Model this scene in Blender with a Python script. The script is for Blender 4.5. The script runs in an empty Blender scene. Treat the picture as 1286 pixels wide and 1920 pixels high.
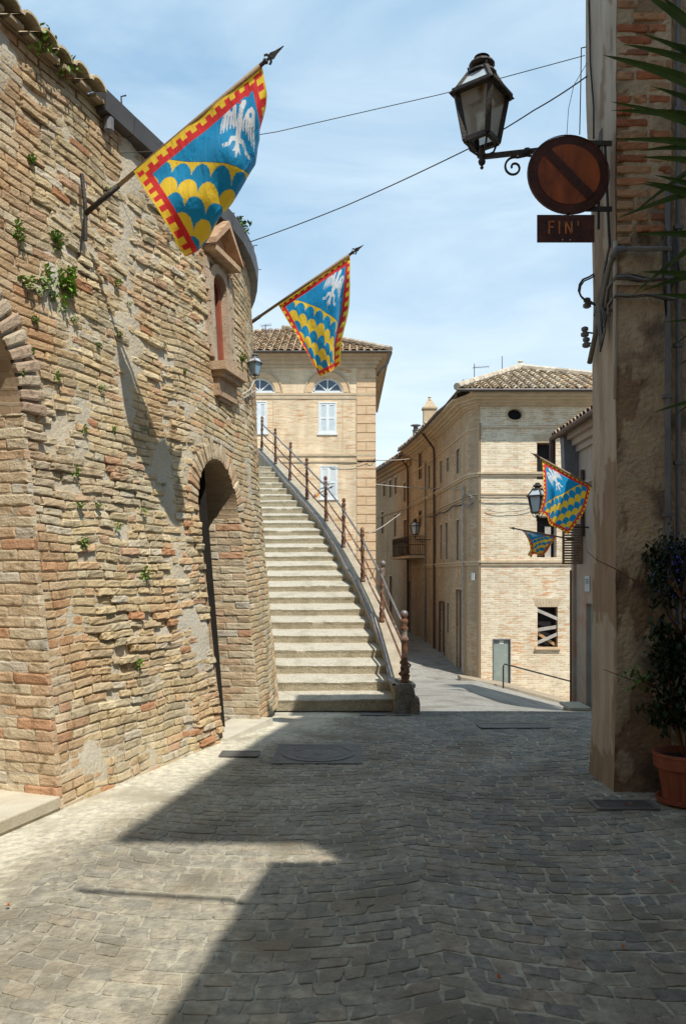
import bpy, math, random
from mathutils import Vector, Matrix, noise
random.seed(7)
SC = bpy.context.scene
COL = SC.collection
# ------------------------------------------------------------ camera
cam_d = bpy.data.cameras.new('camera'); cam = bpy.data.objects.new('camera', cam_d); COL.objects.link(cam)
cam.location = (0, 0, 1.65); cam.rotation_euler = (math.radians(90), 0, 0)
cam_d.sensor_fit = 'VERTICAL'; cam_d.sensor_height = 36; cam_d.lens = 1500/1920*36
cam_d.shift_y = 0.0625; cam_d.clip_start = 0.05; cam_d.clip_end = 3000
SC.camera = cam
# ------------------------------------------------------------ light
SUN = Vector((0.33, -0.58, 1.0)).normalized()          # towards the sun
w = bpy.data.worlds.new('World'); SC.world = w; w.use_nodes = True
nt = w.node_tree; nt.nodes.clear()
out = nt.nodes.new('ShaderNodeOutputWorld'); bg = nt.nodes.new('ShaderNodeBackground')
sky = nt.nodes.new('ShaderNodeTexSky'); sky.sky_type = 'NISHITA'; sky.sun_disc = False
sky.sun_elevation = math.asin(SUN.z); sky.sun_rotation = math.atan2(SUN.x, SUN.y)
sky.air_density = 1.0; sky.dust_density = 0.6; sky.ozone_density = 1.0; sky.altitude = 200
tc = nt.nodes.new('ShaderNodeTexCoord'); mp = nt.nodes.new('ShaderNodeMapping')
mp.inputs['Scale'].default_value = (1.0, 1.6, 3.4); mp.inputs['Rotation'].default_value = (0.3, 0.35, 0.5)
nz = nt.nodes.new('ShaderNodeTexNoise'); nz.inputs['Scale'].default_value = 2.2; nz.inputs['Detail'].default_value = 9
nz.inputs['Roughness'].default_value = 0.55; nz.inputs['Distortion'].default_value = 0.5
cr = nt.nodes.new('ShaderNodeValToRGB'); cr.color_ramp.elements[0].position = 0.30; cr.color_ramp.elements[1].position = 0.78
cr.color_ramp.elements[0].color = (0.04, 0.04, 0.04, 1); cr.color_ramp.elements[1].color = (0.80, 0.80, 0.80, 1)
mx = nt.nodes.new('ShaderNodeMixRGB'); mx.inputs['Color2'].default_value = (9.4, 10.6, 11.2, 1)
L = nt.links.new
L(tc.outputs['Generated'], mp.inputs['Vector']); L(mp.outputs['Vector'], nz.inputs['Vector'])
L(nz.outputs['Fac'], cr.inputs['Fac'])
# thin veil of cirrus, shaped thicker ahead to brighten the visible sky, thin overhead
sx = nt.nodes.new('ShaderNodeSeparateXYZ'); L(tc.outputs['Generated'], sx.inputs[0])
my = nt.nodes.new('ShaderNodeMapRange'); my.inputs['From Min'].default_value = -0.3; my.inputs['From Max'].default_value = 0.95; my.inputs['To Min'].default_value = 0.25; my.inputs['To Max'].default_value = 1.0
L(sx.outputs['Y'], my.inputs['Value'])
mz = nt.nodes.new('ShaderNodeMapRange'); mz.inputs['From Min'].default_value = 0.0; mz.inputs['From Max'].default_value = 0.55; mz.inputs['To Min'].default_value = 0.45; mz.inputs['To Max'].default_value = 0.0
L(sx.outputs['Z'], mz.inputs['Value'])
ad = nt.nodes.new('ShaderNodeMath'); ad.operation = 'ADD'; L(cr.outputs['Color'], ad.inputs[0]); L(mz.outputs['Result'], ad.inputs[1]); ad.use_clamp = True
ml = nt.nodes.new('ShaderNodeMath'); ml.operation = 'MULTIPLY'; L(ad.outputs[0], ml.inputs[0]); L(my.outputs['Result'], ml.inputs[1]); L(ml.outputs[0], mx.inputs['Fac'])
mb0 = nt.nodes.new('ShaderNodeMixRGB'); mb0.inputs['Color2'].default_value = (3.6, 6.6, 9.6, 1); mb0.inputs['Fac'].default_value = .62
L(sky.outputs['Color'], mb0.inputs['Color1']); L(mb0.outputs['Color'], mx.inputs['Color1']); L(mx.outputs['Color'], bg.inputs['Color'])
bg.inputs['Strength'].default_value = 0.10; L(bg.outputs['Background'], out.inputs['Surface'])
sd = bpy.data.lights.new('sun', 'SUN'); sd.energy = 4.9; sd.angle = math.radians(0.5); sd.color = (1.0, 0.955, 0.86)
so = bpy.data.objects.new('sun', sd); COL.objects.link(so); so.rotation_euler = SUN.to_track_quat('Z', 'Y').to_euler()
SC.view_settings.view_transform = 'Standard'; SC.view_settings.look = 'None'
SC.view_settings.exposure = 0.12; SC.view_settings.gamma = 1.0

# ------------------------------------------------------------ helpers
def px(x, y, Y):
    return Vector(((x-643)/1500*Y, Y, 1.65-(y-1080)/1500*Y))
def lerp(a, b, t): return a+(b-a)*t
def clamp(v, a=0.0, b=1.0): return max(a, min(b, v))
def sstep(a, b, x):
    t = clamp((x-a)/(b-a)); return t*t*(3-2*t)
def interp(tab, x):
    if x <= tab[0][0]: return tab[0][1]
    for (a, va), (b, vb) in zip(tab, tab[1:]):
        if x <= b: return lerp(va, vb, (x-a)/(b-a))
    return tab[-1][1]
def N3(x, y, z=0.0): return noise.noise(Vector((x, y, z)))
def fbm(x, y, z=0.0, o=4): return noise.fractal(Vector((x, y, z)), 1.0, 2.0, o)

class MB:
    def __init__(s): s.v = []; s.f = []; s.c = []; s.uv = {}; s.col = (1, 1, 1); s.m = []; s.mi = 0
    def vert(s, p): s.v.append(tuple(p)); s.c.append(s.col); return len(s.v)-1
    def face(s, ids, uv=None):
        if uv: s.uv[len(s.f)] = uv
        s.f.append(tuple(ids)); s.m.append(s.mi)
    def poly(s, pts, uv=None): s.face([s.vert(p) for p in pts], uv)
    def hexa(s, p):            # 8 points: bottom 4 ccw, top 4
        i = [s.vert(q) for q in p]
        for f in ((3,2,1,0),(4,5,6,7),(0,1,5,4),(1,2,6,5),(2,3,7,6),(3,0,4,7)): s.face([i[k] for k in f])
    def box(s, a, b):
        x0,y0,z0 = a; x1,y1,z1 = b
        s.hexa([(x0,y0,z0),(x1,y0,z0),(x1,y1,z0),(x0,y1,z0),(x0,y0,z1),(x1,y0,z1),(x1,y1,z1),(x0,y1,z1)])
    def bar(s, p, q, wd, ht, up=Vector((0,0,1))):
        p = Vector(p); q = Vector(q); d = (q-p).normalized()
        if abs(d.dot(up)) > .95: up = Vector((0,1,0))
        sd_ = d.cross(up).normalized()*wd/2; u = sd_.cross(d).normalized()*ht/2
        s.hexa([p-sd_-u,p+sd_-u,p+sd_+u,p-sd_+u,q-sd_-u,q+sd_-u,q+sd_+u,q-sd_+u])
    def tube(s, pts, r, seg=6, cap=True):
        pts = [Vector(p) for p in pts]; n = len(pts); rings = []
        rr = r if isinstance(r, (list, tuple)) else [r]*n
        up = None
        for i, p in enumerate(pts):
            d = (pts[min(i+1, n-1)]-pts[max(i-1, 0)]).normalized()
            if up is None:
                up = Vector((0,0,1)) if abs(d.z) < .9 else Vector((1,0,0))
            a = d.cross(up).normalized(); b = a.cross(d).normalized(); up = b
            rings.append([s.vert(p+(a*math.cos(t)+b*math.sin(t))*rr[i]) for t in [2*math.pi*k/seg for k in range(seg)]])
        for r0, r1 in zip(rings, rings[1:]):
            for k in range(seg): s.face((r0[k], r0[(k+1)%seg], r1[(k+1)%seg], r1[k]))
        if cap: s.face(rings[0][::-1]); s.face(rings[-1])
    def lathe(s, c, prof, seg=12, axis=None):
        c = Vector(c); ax = Vector(axis).normalized() if axis else Vector((0,0,1))
        a = ax.orthogonal().normalized() if axis else Vector((1,0,0)); b = ax.cross(a)
        rings = []
        for r, h in prof:
            rings.append([s.vert(c+ax*h+(a*math.cos(t)+b*math.sin(t))*r) for t in [2*math.pi*k/seg for k in range(seg)]])
        for r0, r1 in zip(rings, rings[1:]):
            for k in range(seg): s.face((r0[k], r0[(k+1)%seg], r1[(k+1)%seg], r1[k]))
        s.face(rings[0][::-1]); s.face(rings[-1])
    def prism(s, poly, ext):
        ext = Vector(ext); a = [s.vert(p) for p in poly]; b = [s.vert(Vector(p)+ext) for p in poly]
        s.face(a[::-1]); s.face(b); n = len(a)
        for k in range(n): s.face((a[k], a[(k+1)%n], b[(k+1)%n], b[k]))
    def build(s, name, mats, parent=None, smooth=False):
        me = bpy.data.meshes.new(name); me.from_pydata(s.v, [], s.f); me.update()
        if not isinstance(mats, (list, tuple)): mats = [mats]
        for m in mats: me.materials.append(m)
        if len(mats) > 1: me.polygons.foreach_set('material_index', s.m)
        ca = me.color_attributes.new('Col', 'FLOAT_COLOR', 'POINT')
        fl = []
        for c in s.c: fl += [c[0], c[1], c[2], 1.0]
        ca.data.foreach_set('color', fl)
        if s.uv:
            ul = me.uv_layers.new(name='UVMap')
            for fi, uvs in s.uv.items():
                p = me.polygons[fi]
                for k, li in enumerate(p.loop_indices): ul.data[li].uv = uvs[k]
        if smooth: me.polygons.foreach_set('use_smooth', [True]*len(me.polygons))
        o = bpy.data.objects.new(name, me); COL.objects.link(o)
        if parent is not None:
            o.parent = parent; o.matrix_parent_inverse = world(parent).inverted()
        return o
def world(o):
    m = Matrix.Translation(o.location) if o.type == 'EMPTY' else Matrix.Identity(4)
    return m
def tag(o, label=None, cat=None, group=None, kind=None):
    if label: o['label'] = label
    if cat: o['category'] = cat
    if group: o['group'] = group
    if kind: o['kind'] = kind
    return o
def thing(name, label, cat, loc, group=None):
    o = bpy.data.objects.new(name, None); COL.objects.link(o); o.location = loc; o.empty_display_size = .2
    return tag(o, label, cat, group)

# ------------------------------------------------------------ materials
def mat(name, c1, c2=None, scale=4.0, rough=0.85, bump=0.0, bscale=40.0, col=False, metal=0.0, detail=6, spec=0.3, aniso=None, c3=None, p3=(0.62, 0.7), s3=1.5, coord='Object', dist=0.02, rot=(0,0,0)):
    m = bpy.data.materials.new(name); m.use_nodes = True; t = m.node_tree; n = t.nodes; l = t.links.new
    b = n['Principled BSDF']; b.inputs['Roughness'].default_value = rough; b.inputs['Metallic'].default_value = metal
    b.inputs['Specular IOR Level'].default_value = spec
    tcn = n.new('ShaderNodeTexCoord'); mpn = n.new('ShaderNodeMapping'); l(tcn.outputs[coord], mpn.inputs['Vector'])
    if aniso: mpn.inputs['Scale'].default_value = aniso
    mpn.inputs['Rotation'].default_value = rot
    c2 = c2 or tuple(x*.8 for x in c1)
    nn = n.new('ShaderNodeTexNoise'); nn.inputs['Scale'].default_value = scale; nn.inputs['Detail'].default_value = detail
    nn.inputs['Roughness'].default_value = .62
    l(mpn.outputs['Vector'], nn.inputs['Vector'])
    rp = n.new('ShaderNodeValToRGB'); rp.color_ramp.elements[0].position = .35; rp.color_ramp.elements[1].position = .65
    rp.color_ramp.elements[0].color = (*c1, 1); rp.color_ramp.elements[1].color = (*c2, 1)
    l(nn.outputs['Fac'], rp.inputs['Fac']); cur = rp.outputs['Color']
    if c3:
        n3 = n.new('ShaderNodeTexNoise'); n3.inputs['Scale'].default_value = s3; n3.inputs['Detail'].default_value = 7
        l(mpn.outputs['Vector'], n3.inputs['Vector'])
        mr = n.new('ShaderNodeMapRange'); mr.inputs['From Min'].default_value = p3[0]; mr.inputs['From Max'].default_value = p3[1]
        l(n3.outputs['Fac'], mr.inputs['Value'])
        m3 = n.new('ShaderNodeMixRGB'); m3.inputs['Color2'].default_value = (*c3, 1)
        l(mr.outputs['Result'], m3.inputs['Fac']); l(cur, m3.inputs['Color1']); cur = m3.outputs['Color']
    if col:
        at = n.new('ShaderNodeAttribute'); at.attribute_name = 'Col'
        mm = n.new('ShaderNodeMixRGB'); mm.blend_type = 'MULTIPLY'; mm.inputs['Fac'].default_value = 1
        l(cur, mm.inputs['Color1']); l(at.outputs['Color'], mm.inputs['Color2']); cur = mm.outputs['Color']
    l(cur, b.inputs['Base Color'])
    if bump > 0:
        bn = n.new('ShaderNodeTexNoise'); bn.inputs['Scale'].default_value = bscale; bn.inputs['Detail'].default_value = 8
        l(mpn.outputs['Vector'], bn.inputs['Vector'])
        bp = n.new('ShaderNodeBump'); bp.inputs['Strength'].default_value = bump; bp.inputs['Distance'].default_value = dist
        l(bn.outputs['Fac'], bp.inputs['Height']); l(bp.outputs['Normal'], b.inputs['Normal'])
    return m
def brickmat(name, ca, cb, cm, w_=.27, h_=.07, mort=.011, c3=None, bump=.5, stain=(.75, 1.12), streak=True):
    m = bpy.data.materials.new(name); m.use_nodes = True; t = m.node_tree; n = t.nodes; l = t.links.new
    b = n['Principled BSDF']; b.inputs['Roughness'].default_value = .88; b.inputs['Specular IOR Level'].default_value = .2
    uv = n.new('ShaderNodeUVMap'); uv.uv_map = 'UVMap'
    br = n.new('ShaderNodeTexBrick'); br.inputs['Scale'].default_value = 1; br.inputs['Brick Width'].default_value = w_
    br.inputs['Row Height'].default_value = h_; br.inputs['Mortar Size'].default_value = mort; br.inputs['Mortar Smooth'].default_value = .3
    br.inputs['Color1'].default_value = (*ca, 1); br.inputs['Color2'].default_value = (*cb, 1); br.inputs['Mortar'].default_value = (*cm, 1)
    br.inputs['Bias'].default_value = -.1; br.offset = .45; br.squash_frequency = 3; br.squash = .7
    # wobble
    nz1 = n.new('ShaderNodeTexNoise'); nz1.inputs['Scale'].default_value = 1.7; nz1.inputs['Detail'].default_value = 3
    l(uv.outputs['UV'], nz1.inputs['Vector'])
    va = n.new('ShaderNodeVectorMath'); va.operation = 'MULTIPLY_ADD'; va.inputs[1].default_value = (.05, .05, 0)
    l(nz1.outputs['Color'], va.inputs[0]); l(uv.outputs['UV'], va.inputs[2]); l(va.outputs[0], br.inputs['Vector'])
    cur = br.outputs['Color']
    if c3:   # courses of another tone: noise stretched along the course
        mp3 = n.new('ShaderNodeMapping'); mp3.inputs['Scale'].default_value = (1.9, 13.5, 1); l(uv.outputs['UV'], mp3.inputs['Vector'])
        n3 = n.new('ShaderNodeTexNoise'); n3.inputs['Scale'].default_value = 1.0; n3.inputs['Detail'].default_value = 2
        l(mp3.outputs['Vector'], n3.inputs['Vector'])
        mr = n.new('ShaderNodeMapRange'); mr.inputs['From Min'].default_value = .54; mr.inputs['From Max'].default_value = .61
        mr.inputs['To Max'].default_value = .95
        l(n3.outputs['Fac'], mr.inputs['Value'])
        nb = n.new('ShaderNodeTexNoise'); nb.inputs['Scale'].default_value = .45; nb.inputs['Detail'].default_value = 3
        l(uv.outputs['UV'], nb.inputs['Vector'])
        mrb = n.new('ShaderNodeMapRange'); mrb.inputs['From Min'].default_value = .4; mrb.inputs['From Max'].default_value = .6
        l(nb.outputs['Fac'], mrb.inputs['Value'])
        mul = n.new('ShaderNodeMath'); mul.operation = 'MULTIPLY'; l(mr.outputs['Result'], mul.inputs[0]); l(mrb.outputs['Result'], mul.inputs[1])
        m3 = n.new('ShaderNodeMixRGB'); m3.inputs['Color2'].default_value = (*c3, 1)
        l(mul.outputs[0], m3.inputs['Fac']); l(cur, m3.inputs['Color1']); cur = m3.outputs['Color']
    ns = n.new('ShaderNodeTexNoise'); ns.inputs['Scale'].default_value = .8; ns.inputs['Detail'].default_value = 8; ns.inputs['Roughness'].default_value = .65
    l(uv.outputs['UV'], ns.inputs['Vector'])
    mr2 = n.new('ShaderNodeMapRange'); mr2.inputs['From Min'].default_value = .36; mr2.inputs['From Max'].default_value = .62
    mr2.inputs['To Min'].default_value = stain[0]; mr2.inputs['To Max'].default_value = stain[1]
    mps = n.new('ShaderNodeMapping'); mps.inputs['Scale'].default_value = (2.4, .28, 1); l(uv.outputs['UV'], mps.inputs['Vector'])
    nv = n.new('ShaderNodeTexNoise'); nv.inputs['Scale'].default_value = 1; nv.inputs['Detail'].default_value = 6; l(mps.outputs['Vector'], nv.inputs['Vector'])
    av = n.new('ShaderNodeMath'); av.operation = 'MULTIPLY_ADD'; av.inputs[1].default_value = .5; l(nv.outputs['Fac'], av.inputs[0])
    hv = n.new('ShaderNodeMath'); hv.operation = 'MULTIPLY'; hv.inputs[1].default_value = .5; l(ns.outputs['Fac'], hv.inputs[0]); l(hv.outputs[0], av.inputs[2])
    l(av.outputs[0], mr2.inputs['Value'])
    mm = n.new('ShaderNodeVectorMath'); mm.operation = 'SCALE'; l(cur, mm.inputs[0]); l(mr2.outputs['Result'], mm.inputs['Scale'])
    l(mm.outputs[0], b.inputs['Base Color'])
    bp = n.new('ShaderNodeBump'); bp.inputs['Strength'].default_value = bump; bp.inputs['Distance'].default_value = .012
    inv = n.new('ShaderNodeMath'); inv.operation = 'SUBTRACT'; inv.inputs[0].default_value = 1; l(br.outputs['Fac'], inv.inputs[1])
    fn = n.new('ShaderNodeTexNoise'); fn.inputs['Scale'].default_value = 22; fn.inputs['Detail'].default_value = 5; l(uv.outputs['UV'], fn.inputs['Vector'])
    ad = n.new('ShaderNodeMath'); ad.operation = 'ADD'; l(inv.outputs[0], ad.inputs[0]); l(fn.outputs['Fac'], ad.inputs[1])
    l(ad.outputs[0], bp.inputs['Height']); l(bp.outputs['Normal'], b.inputs['Normal'])
    return m
def glassmat(name, c, rough=.1, alpha=1.0):
    m = mat(name, c, tuple(x*.8 for x in c), 3, rough, spec=.6)
    if alpha < 1:
        m.node_tree.nodes['Principled BSDF'].inputs['Transmission Weight'].default_value = 1-alpha
    return m

M_stonebrick = mat('weathered_brick', (1,1,1), (.78,.76,.74), 9, .92, .9, 60, col=True, dist=.010, spec=.15, c3=(.50,.47,.42), p3=(.56,.70), s3=13)
M_mortar = mat('lime_mortar', (.53,.46,.345), (.42,.365,.28), 2.2, .95, .7, 34, dist=.018, spec=.1, c3=(.52,.48,.40), p3=(.5,.68), s3=1.1)
M_plainbrick = brickmat('tan_facade_brick', (.55,.42,.27), (.78,.68,.51), (.78,.70,.56), .27, .07, .012, c3=(.60,.33,.17), stain=(.82,1.06))
M_centre = brickmat('peach_facade_brick', (.66,.49,.31), (.78,.63,.44), (.73,.61,.44), .28, .07, .008, c3=(.56,.29,.14))
M_lane = brickmat('lane_brick', (.42,.30,.19), (.52,.40,.27), (.46,.36,.25), .27, .068, .009, c3=(.42,.24,.13))
M_lane2 = brickmat('brown_lane_brick', (.40,.25,.13), (.48,.32,.18), (.42,.29,.18), .27, .068, .009, c3=(.34,.18,.09))
M_trim = mat('stone_trim', (.56,.44,.30), (.46,.35,.23), 3, .88, .4, 30)
M_quoin = mat('quoin_brick', (.68,.51,.33), (.58,.38,.22), 2.6, .88, .5, 26, aniso=(1,1,6))
M_step = mat('step_stone', (.56,.52,.43), (.35,.32,.255), 38, .92, .9, 48, col=True, dist=.015, c3=(.34,.31,.24), p3=(.50,.72), s3=4)
M_parapet = mat('parapet_render', (.36,.31,.22), (.26,.22,.15), 5, .92, .8, 30, dist=.02, c3=(.16,.135,.1), p3=(.55,.7), s3=2.5)
M_coping = mat('coping_stone', (.40,.34,.25), (.30,.25,.18), 6, .7, .4, 40)
M_rust = mat('rusty_iron', (.20,.085,.045), (.10,.05,.03), 18, .7, .5, 60, metal=.2, c3=(.28,.24,.2), p3=(.52,.66), s3=9)
M_iron = mat('dark_iron', (.035,.033,.032), (.07,.055,.045), 14, .6, .3, 60, metal=.4)
M_ironrail = mat('worn_rail_iron', (.16,.13,.12), (.25,.22,.21), 8, .5, .2, 60, metal=.5)
M_tile = mat('roof_tile_clay', (1,1,1), (.7,.68,.65), 6, .92, .6, 30, col=True, dist=.01, spec=.15)
M_fascia = mat('sheet_metal', (.075,.065,.062), (.10,.09,.085), 3, .5, .1, 20, metal=.3)
M_white = mat('white_paint', (.72,.74,.74), (.62,.65,.66), 3, .6, .1, 20)
M_whiteshade = mat('shutter_panel_paint', (.58,.63,.65), (.5,.56,.58), 3, .6, .1, 20)
M_dark = mat('dark_void', (.012,.011,.012), (.02,.018,.018), 3, .9)
M_darkglass = glassmat('dark_glass', (.03,.035,.045), .12)
M_paneblue = glassmat('fan_glass', (.10,.13,.17), .15)
M_brown = mat('brown_wood', (.17,.07,.035), (.11,.045,.025), 6, .7, .3, 40, aniso=(1,1,.3))
M_shutterbrown = mat('brown_shutter', (.20,.12,.07), (.14,.08,.045), 6, .75, .2, 40)
M_plank = mat('grey_plank', (.46,.42,.37), (.34,.3,.26), 6, .85, .3, 40)
M_yplank = mat('new_plank', (.55,.33,.15), (.48,.28,.12), 6, .85, .3, 40)
M_pipe = mat('copper_pipe', (.10,.05,.035), (.07,.035,.025), 6, .5, metal=.3)
M_greypipe = mat('grey_pipe', (.17,.17,.185), (.12,.12,.13), 6, .5)
M_tinyred = mat('red_cloth', (.35,.06,.045), (.22,.04,.03), 9, .9, .5, 30)
M_metaldoor = mat('grey_door_paint', (.27,.31,.28), (.22,.26,.235), 3, .6, .1, 20, c3=(.33,.36,.31), s3=4)
M_gate = mat('grey_gate_paint', (.16,.18,.19), (.12,.135,.14), 4, .6)
M_cable = mat('cable_sheath', (.045,.04,.038), (.08,.07,.06), 8, .7)
M_greycable = mat('grey_cable_sheath', (.20,.19,.18), (.14,.13,.12), 8, .7)
M_pier = mat('ochre_render', (.52,.40,.265), (.36,.27,.18), 3.4, .95, .9, 26, col=True, c3=(.19,.145,.105), p3=(.53,.64), s3=2.3, dist=.03)
M_pierside = mat('pale_render', (.46,.40,.33), (.34,.285,.225), 3.5, .95, .7, 30, col=True, aniso=(2.2,2.2,.45), c3=(.27,.21,.15), p3=(.55,.75), s3=2)
M_leaf = mat('leaf_green', (.10,.19,.03), (.15,.24,.05), 8, .6, col=True)
M_darkleaf = mat('dark_leaf', (.016,.030,.014), (.03,.048,.02), 8, .45, col=True)
M_yucca = mat('yucca_leaf', (.035,.075,.02), (.065,.12,.03), 5, .42, col=True)
M_terra = mat('terracotta', (.28,.085,.045), (.19,.06,.035), 6, .6, .2, 30)
M_lampglass = mat('dirty_glass', (.46,.42,.35), (.36,.31,.25), 5, .35, c3=(.14,.07,.03), p3=(.56,.72), s3=7, spec=.5)
_b = M_lampglass.node_tree.nodes['Principled BSDF']; _b.inputs['Transmission Weight'].default_value = .42; _b.inputs['IOR'].default_value = 1.05; _b.inputs['Roughness'].default_value = .55
M_clearglass = mat('clear_glass', (.5,.56,.6), (.4,.46,.5), 4, .1, spec=.6)
M_signred = mat('sign_rim_rust', (.085,.024,.014), (.04,.013,.010), 9, .5, .3, 50)
M_signin = mat('sign_face_rust', (.36,.085,.022), (.17,.04,.015), 7, .55, .2, 50, aniso=(1,1,.35), c3=(.36,.13,.03), p3=(.55,.72), s3=5)
M_signtext = mat('rust_letter', (.55,.20,.06), (.40,.12,.04), 9, .6)
M_plaque = mat('plaque_enamel', (.55,.60,.60), (.45,.5,.5), 5, .5)
M_ink = mat('plaque_ink', (.05,.07,.08), (.05,.07,.08), 5, .6)
def clothmat():
    m = bpy.data.materials.new('flag_cloth'); m.use_nodes = True; n = m.node_tree.nodes; l = m.node_tree.links.new
    b = n['Principled BSDF']; b.inputs['Roughness'].default_value = .6; b.inputs['Specular IOR Level'].default_value = .35
    b.inputs['Sheen Weight'].default_value = .15
    at = n.new('ShaderNodeAttribute'); at.attribute_name = 'Col'; l(at.outputs['Color'], b.inputs['Base Color'])
    tcn = n.new('ShaderNodeTexCoord'); mpn = n.new('ShaderNodeMapping'); mpn.inputs['Scale'].default_value = (1, 1, .35); mpn.inputs['Rotation'].default_value = (0, .6, 0)
    wn = n.new('ShaderNodeTexNoise'); wn.inputs['Scale'].default_value = 11; wn.inputs['Detail'].default_value = 4; wn.inputs['Distortion'].default_value = .6
    l(tcn.outputs['Object'], mpn.inputs['Vector']); l(mpn.outputs['Vector'], wn.inputs['Vector'])
    bp = n.new('ShaderNodeBump'); bp.inputs['Strength'].default_value = .55; bp.inputs['Distance'].default_value = .05; l(wn.outputs['Fac'], bp.inputs['Height']); l(bp.outputs['Normal'], b.inputs['Normal'])
    tr = n.new('ShaderNodeBsdfTranslucent'); l(at.outputs['Color'], tr.inputs['Color'])
    mxs = n.new('ShaderNodeMixShader'); mxs.inputs['Fac'].default_value = .35
    l(b.outputs['BSDF'], mxs.inputs[1]); l(tr.outputs['BSDF'], mxs.inputs[2]); l(mxs.outputs['Shader'], n['Material Output'].inputs['Surface'])
    return m
M_flag = clothmat()

# ------------------------------------------------------------ generic builders
def facade(mb, fm, s0, s1, z0, z1, holes, depth=.25, sbr=(), uvo=(0, 0)):
    S = sorted(set([s0, s1]+[h[0] for h in holes]+[h[1] for h in holes]+list(sbr)))
    Z = sorted(set([z0, z1]+[h[2] for h in holes]+[h[3] for h in holes]))
    S = [s for s in S if s0-1e-6 <= s <= s1+1e-6]
    for a, b in zip(S, S[1:]):
        for c, d in zip(Z, Z[1:]):
            ms, mz = (a+b)/2, (c+d)/2
            if any(h[0] < ms < h[1] and h[2] < mz < h[3] for h in holes): continue
            mb.poly([fm(a,c,0), fm(b,c,0), fm(b,d,0), fm(a,d,0)], [(a+uvo[0],c+uvo[1]),(b+uvo[0],c+uvo[1]),(b+uvo[0],d+uvo[1]),(a+uvo[0],d+uvo[1])])
    for h in holes:
        if len(h) > 4: continue
        a, b, c, d = h[:4]
        for (p, q) in (((a,c),(b,c)), ((b,c),(b,d)), ((b,d),(a,d)), ((a,d),(a,c))):
            mb.poly([fm(p[0],p[1],0), fm(q[0],q[1],0), fm(q[0],q[1],-depth), fm(p[0],p[1],-depth)],
                    [(p[0],p[1]),(q[0],q[1]),(q[0]+depth,q[1]),(p[0]+depth,p[1])])
def ringfill(mb, fm, rect, shape, depth):
    """fills the rectangle around a curved opening; shape = list of (s,z) around"""
    a, b, c, d = rect; cs = sum(p[0] for p in shape)/len(shape); cz = sum(p[1] for p in shape)/len(shape)
    def proj(p):
        dx, dz = p[0]-cs, p[1]-cz; t = 1e9
        if dx > 1e-9: t = min(t, (b-cs)/dx)
        if dx < -1e-9: t = min(t, (a-cs)/dx)
        if dz > 1e-9: t = min(t, (d-cz)/dz)
        if dz < -1e-9: t = min(t, (c-cz)/dz)
        return (cs+dx*t, cz+dz*t)
    corners = [(a,c),(b,c),(b,d),(a,d)]
    n = len(shape)
    for k in range(n):
        p, q = shape[k], shape[(k+1) % n]; P, Q = proj(p), proj(q)
        pts = [p, q, Q]
        for cc in corners:
            on = lambda X: (abs(X[0]-cc[0]) < 1e-6) or (abs(X[1]-cc[1]) < 1e-6)
            if on(P) and on(Q) and not (abs(P[0]-Q[0]) < 1e-6 or abs(P[1]-Q[1]) < 1e-6): pts.append(cc)
        pts.append(P)
        mb.poly([fm(x, z, 0) for x, z in pts], [tuple(x) for x in pts])
        mb.poly([fm(*p, 0), fm(*q, 0), fm(*q, -depth), fm(*p, -depth)], [p, q, (q[0]+depth, q[1]), (p[0]+depth, p[1])])
def fbox(mb, fm, s0, s1, z0, z1, d0, d1):
    mb.hexa([fm(s0,z0,d0), fm(s1,z0,d0), fm(s1,z0,d1), fm(s0,z0,d1), fm(s0,z1,d0), fm(s1,z1,d0), fm(s1,z1,d1), fm(s0,z1,d1)])

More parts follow.
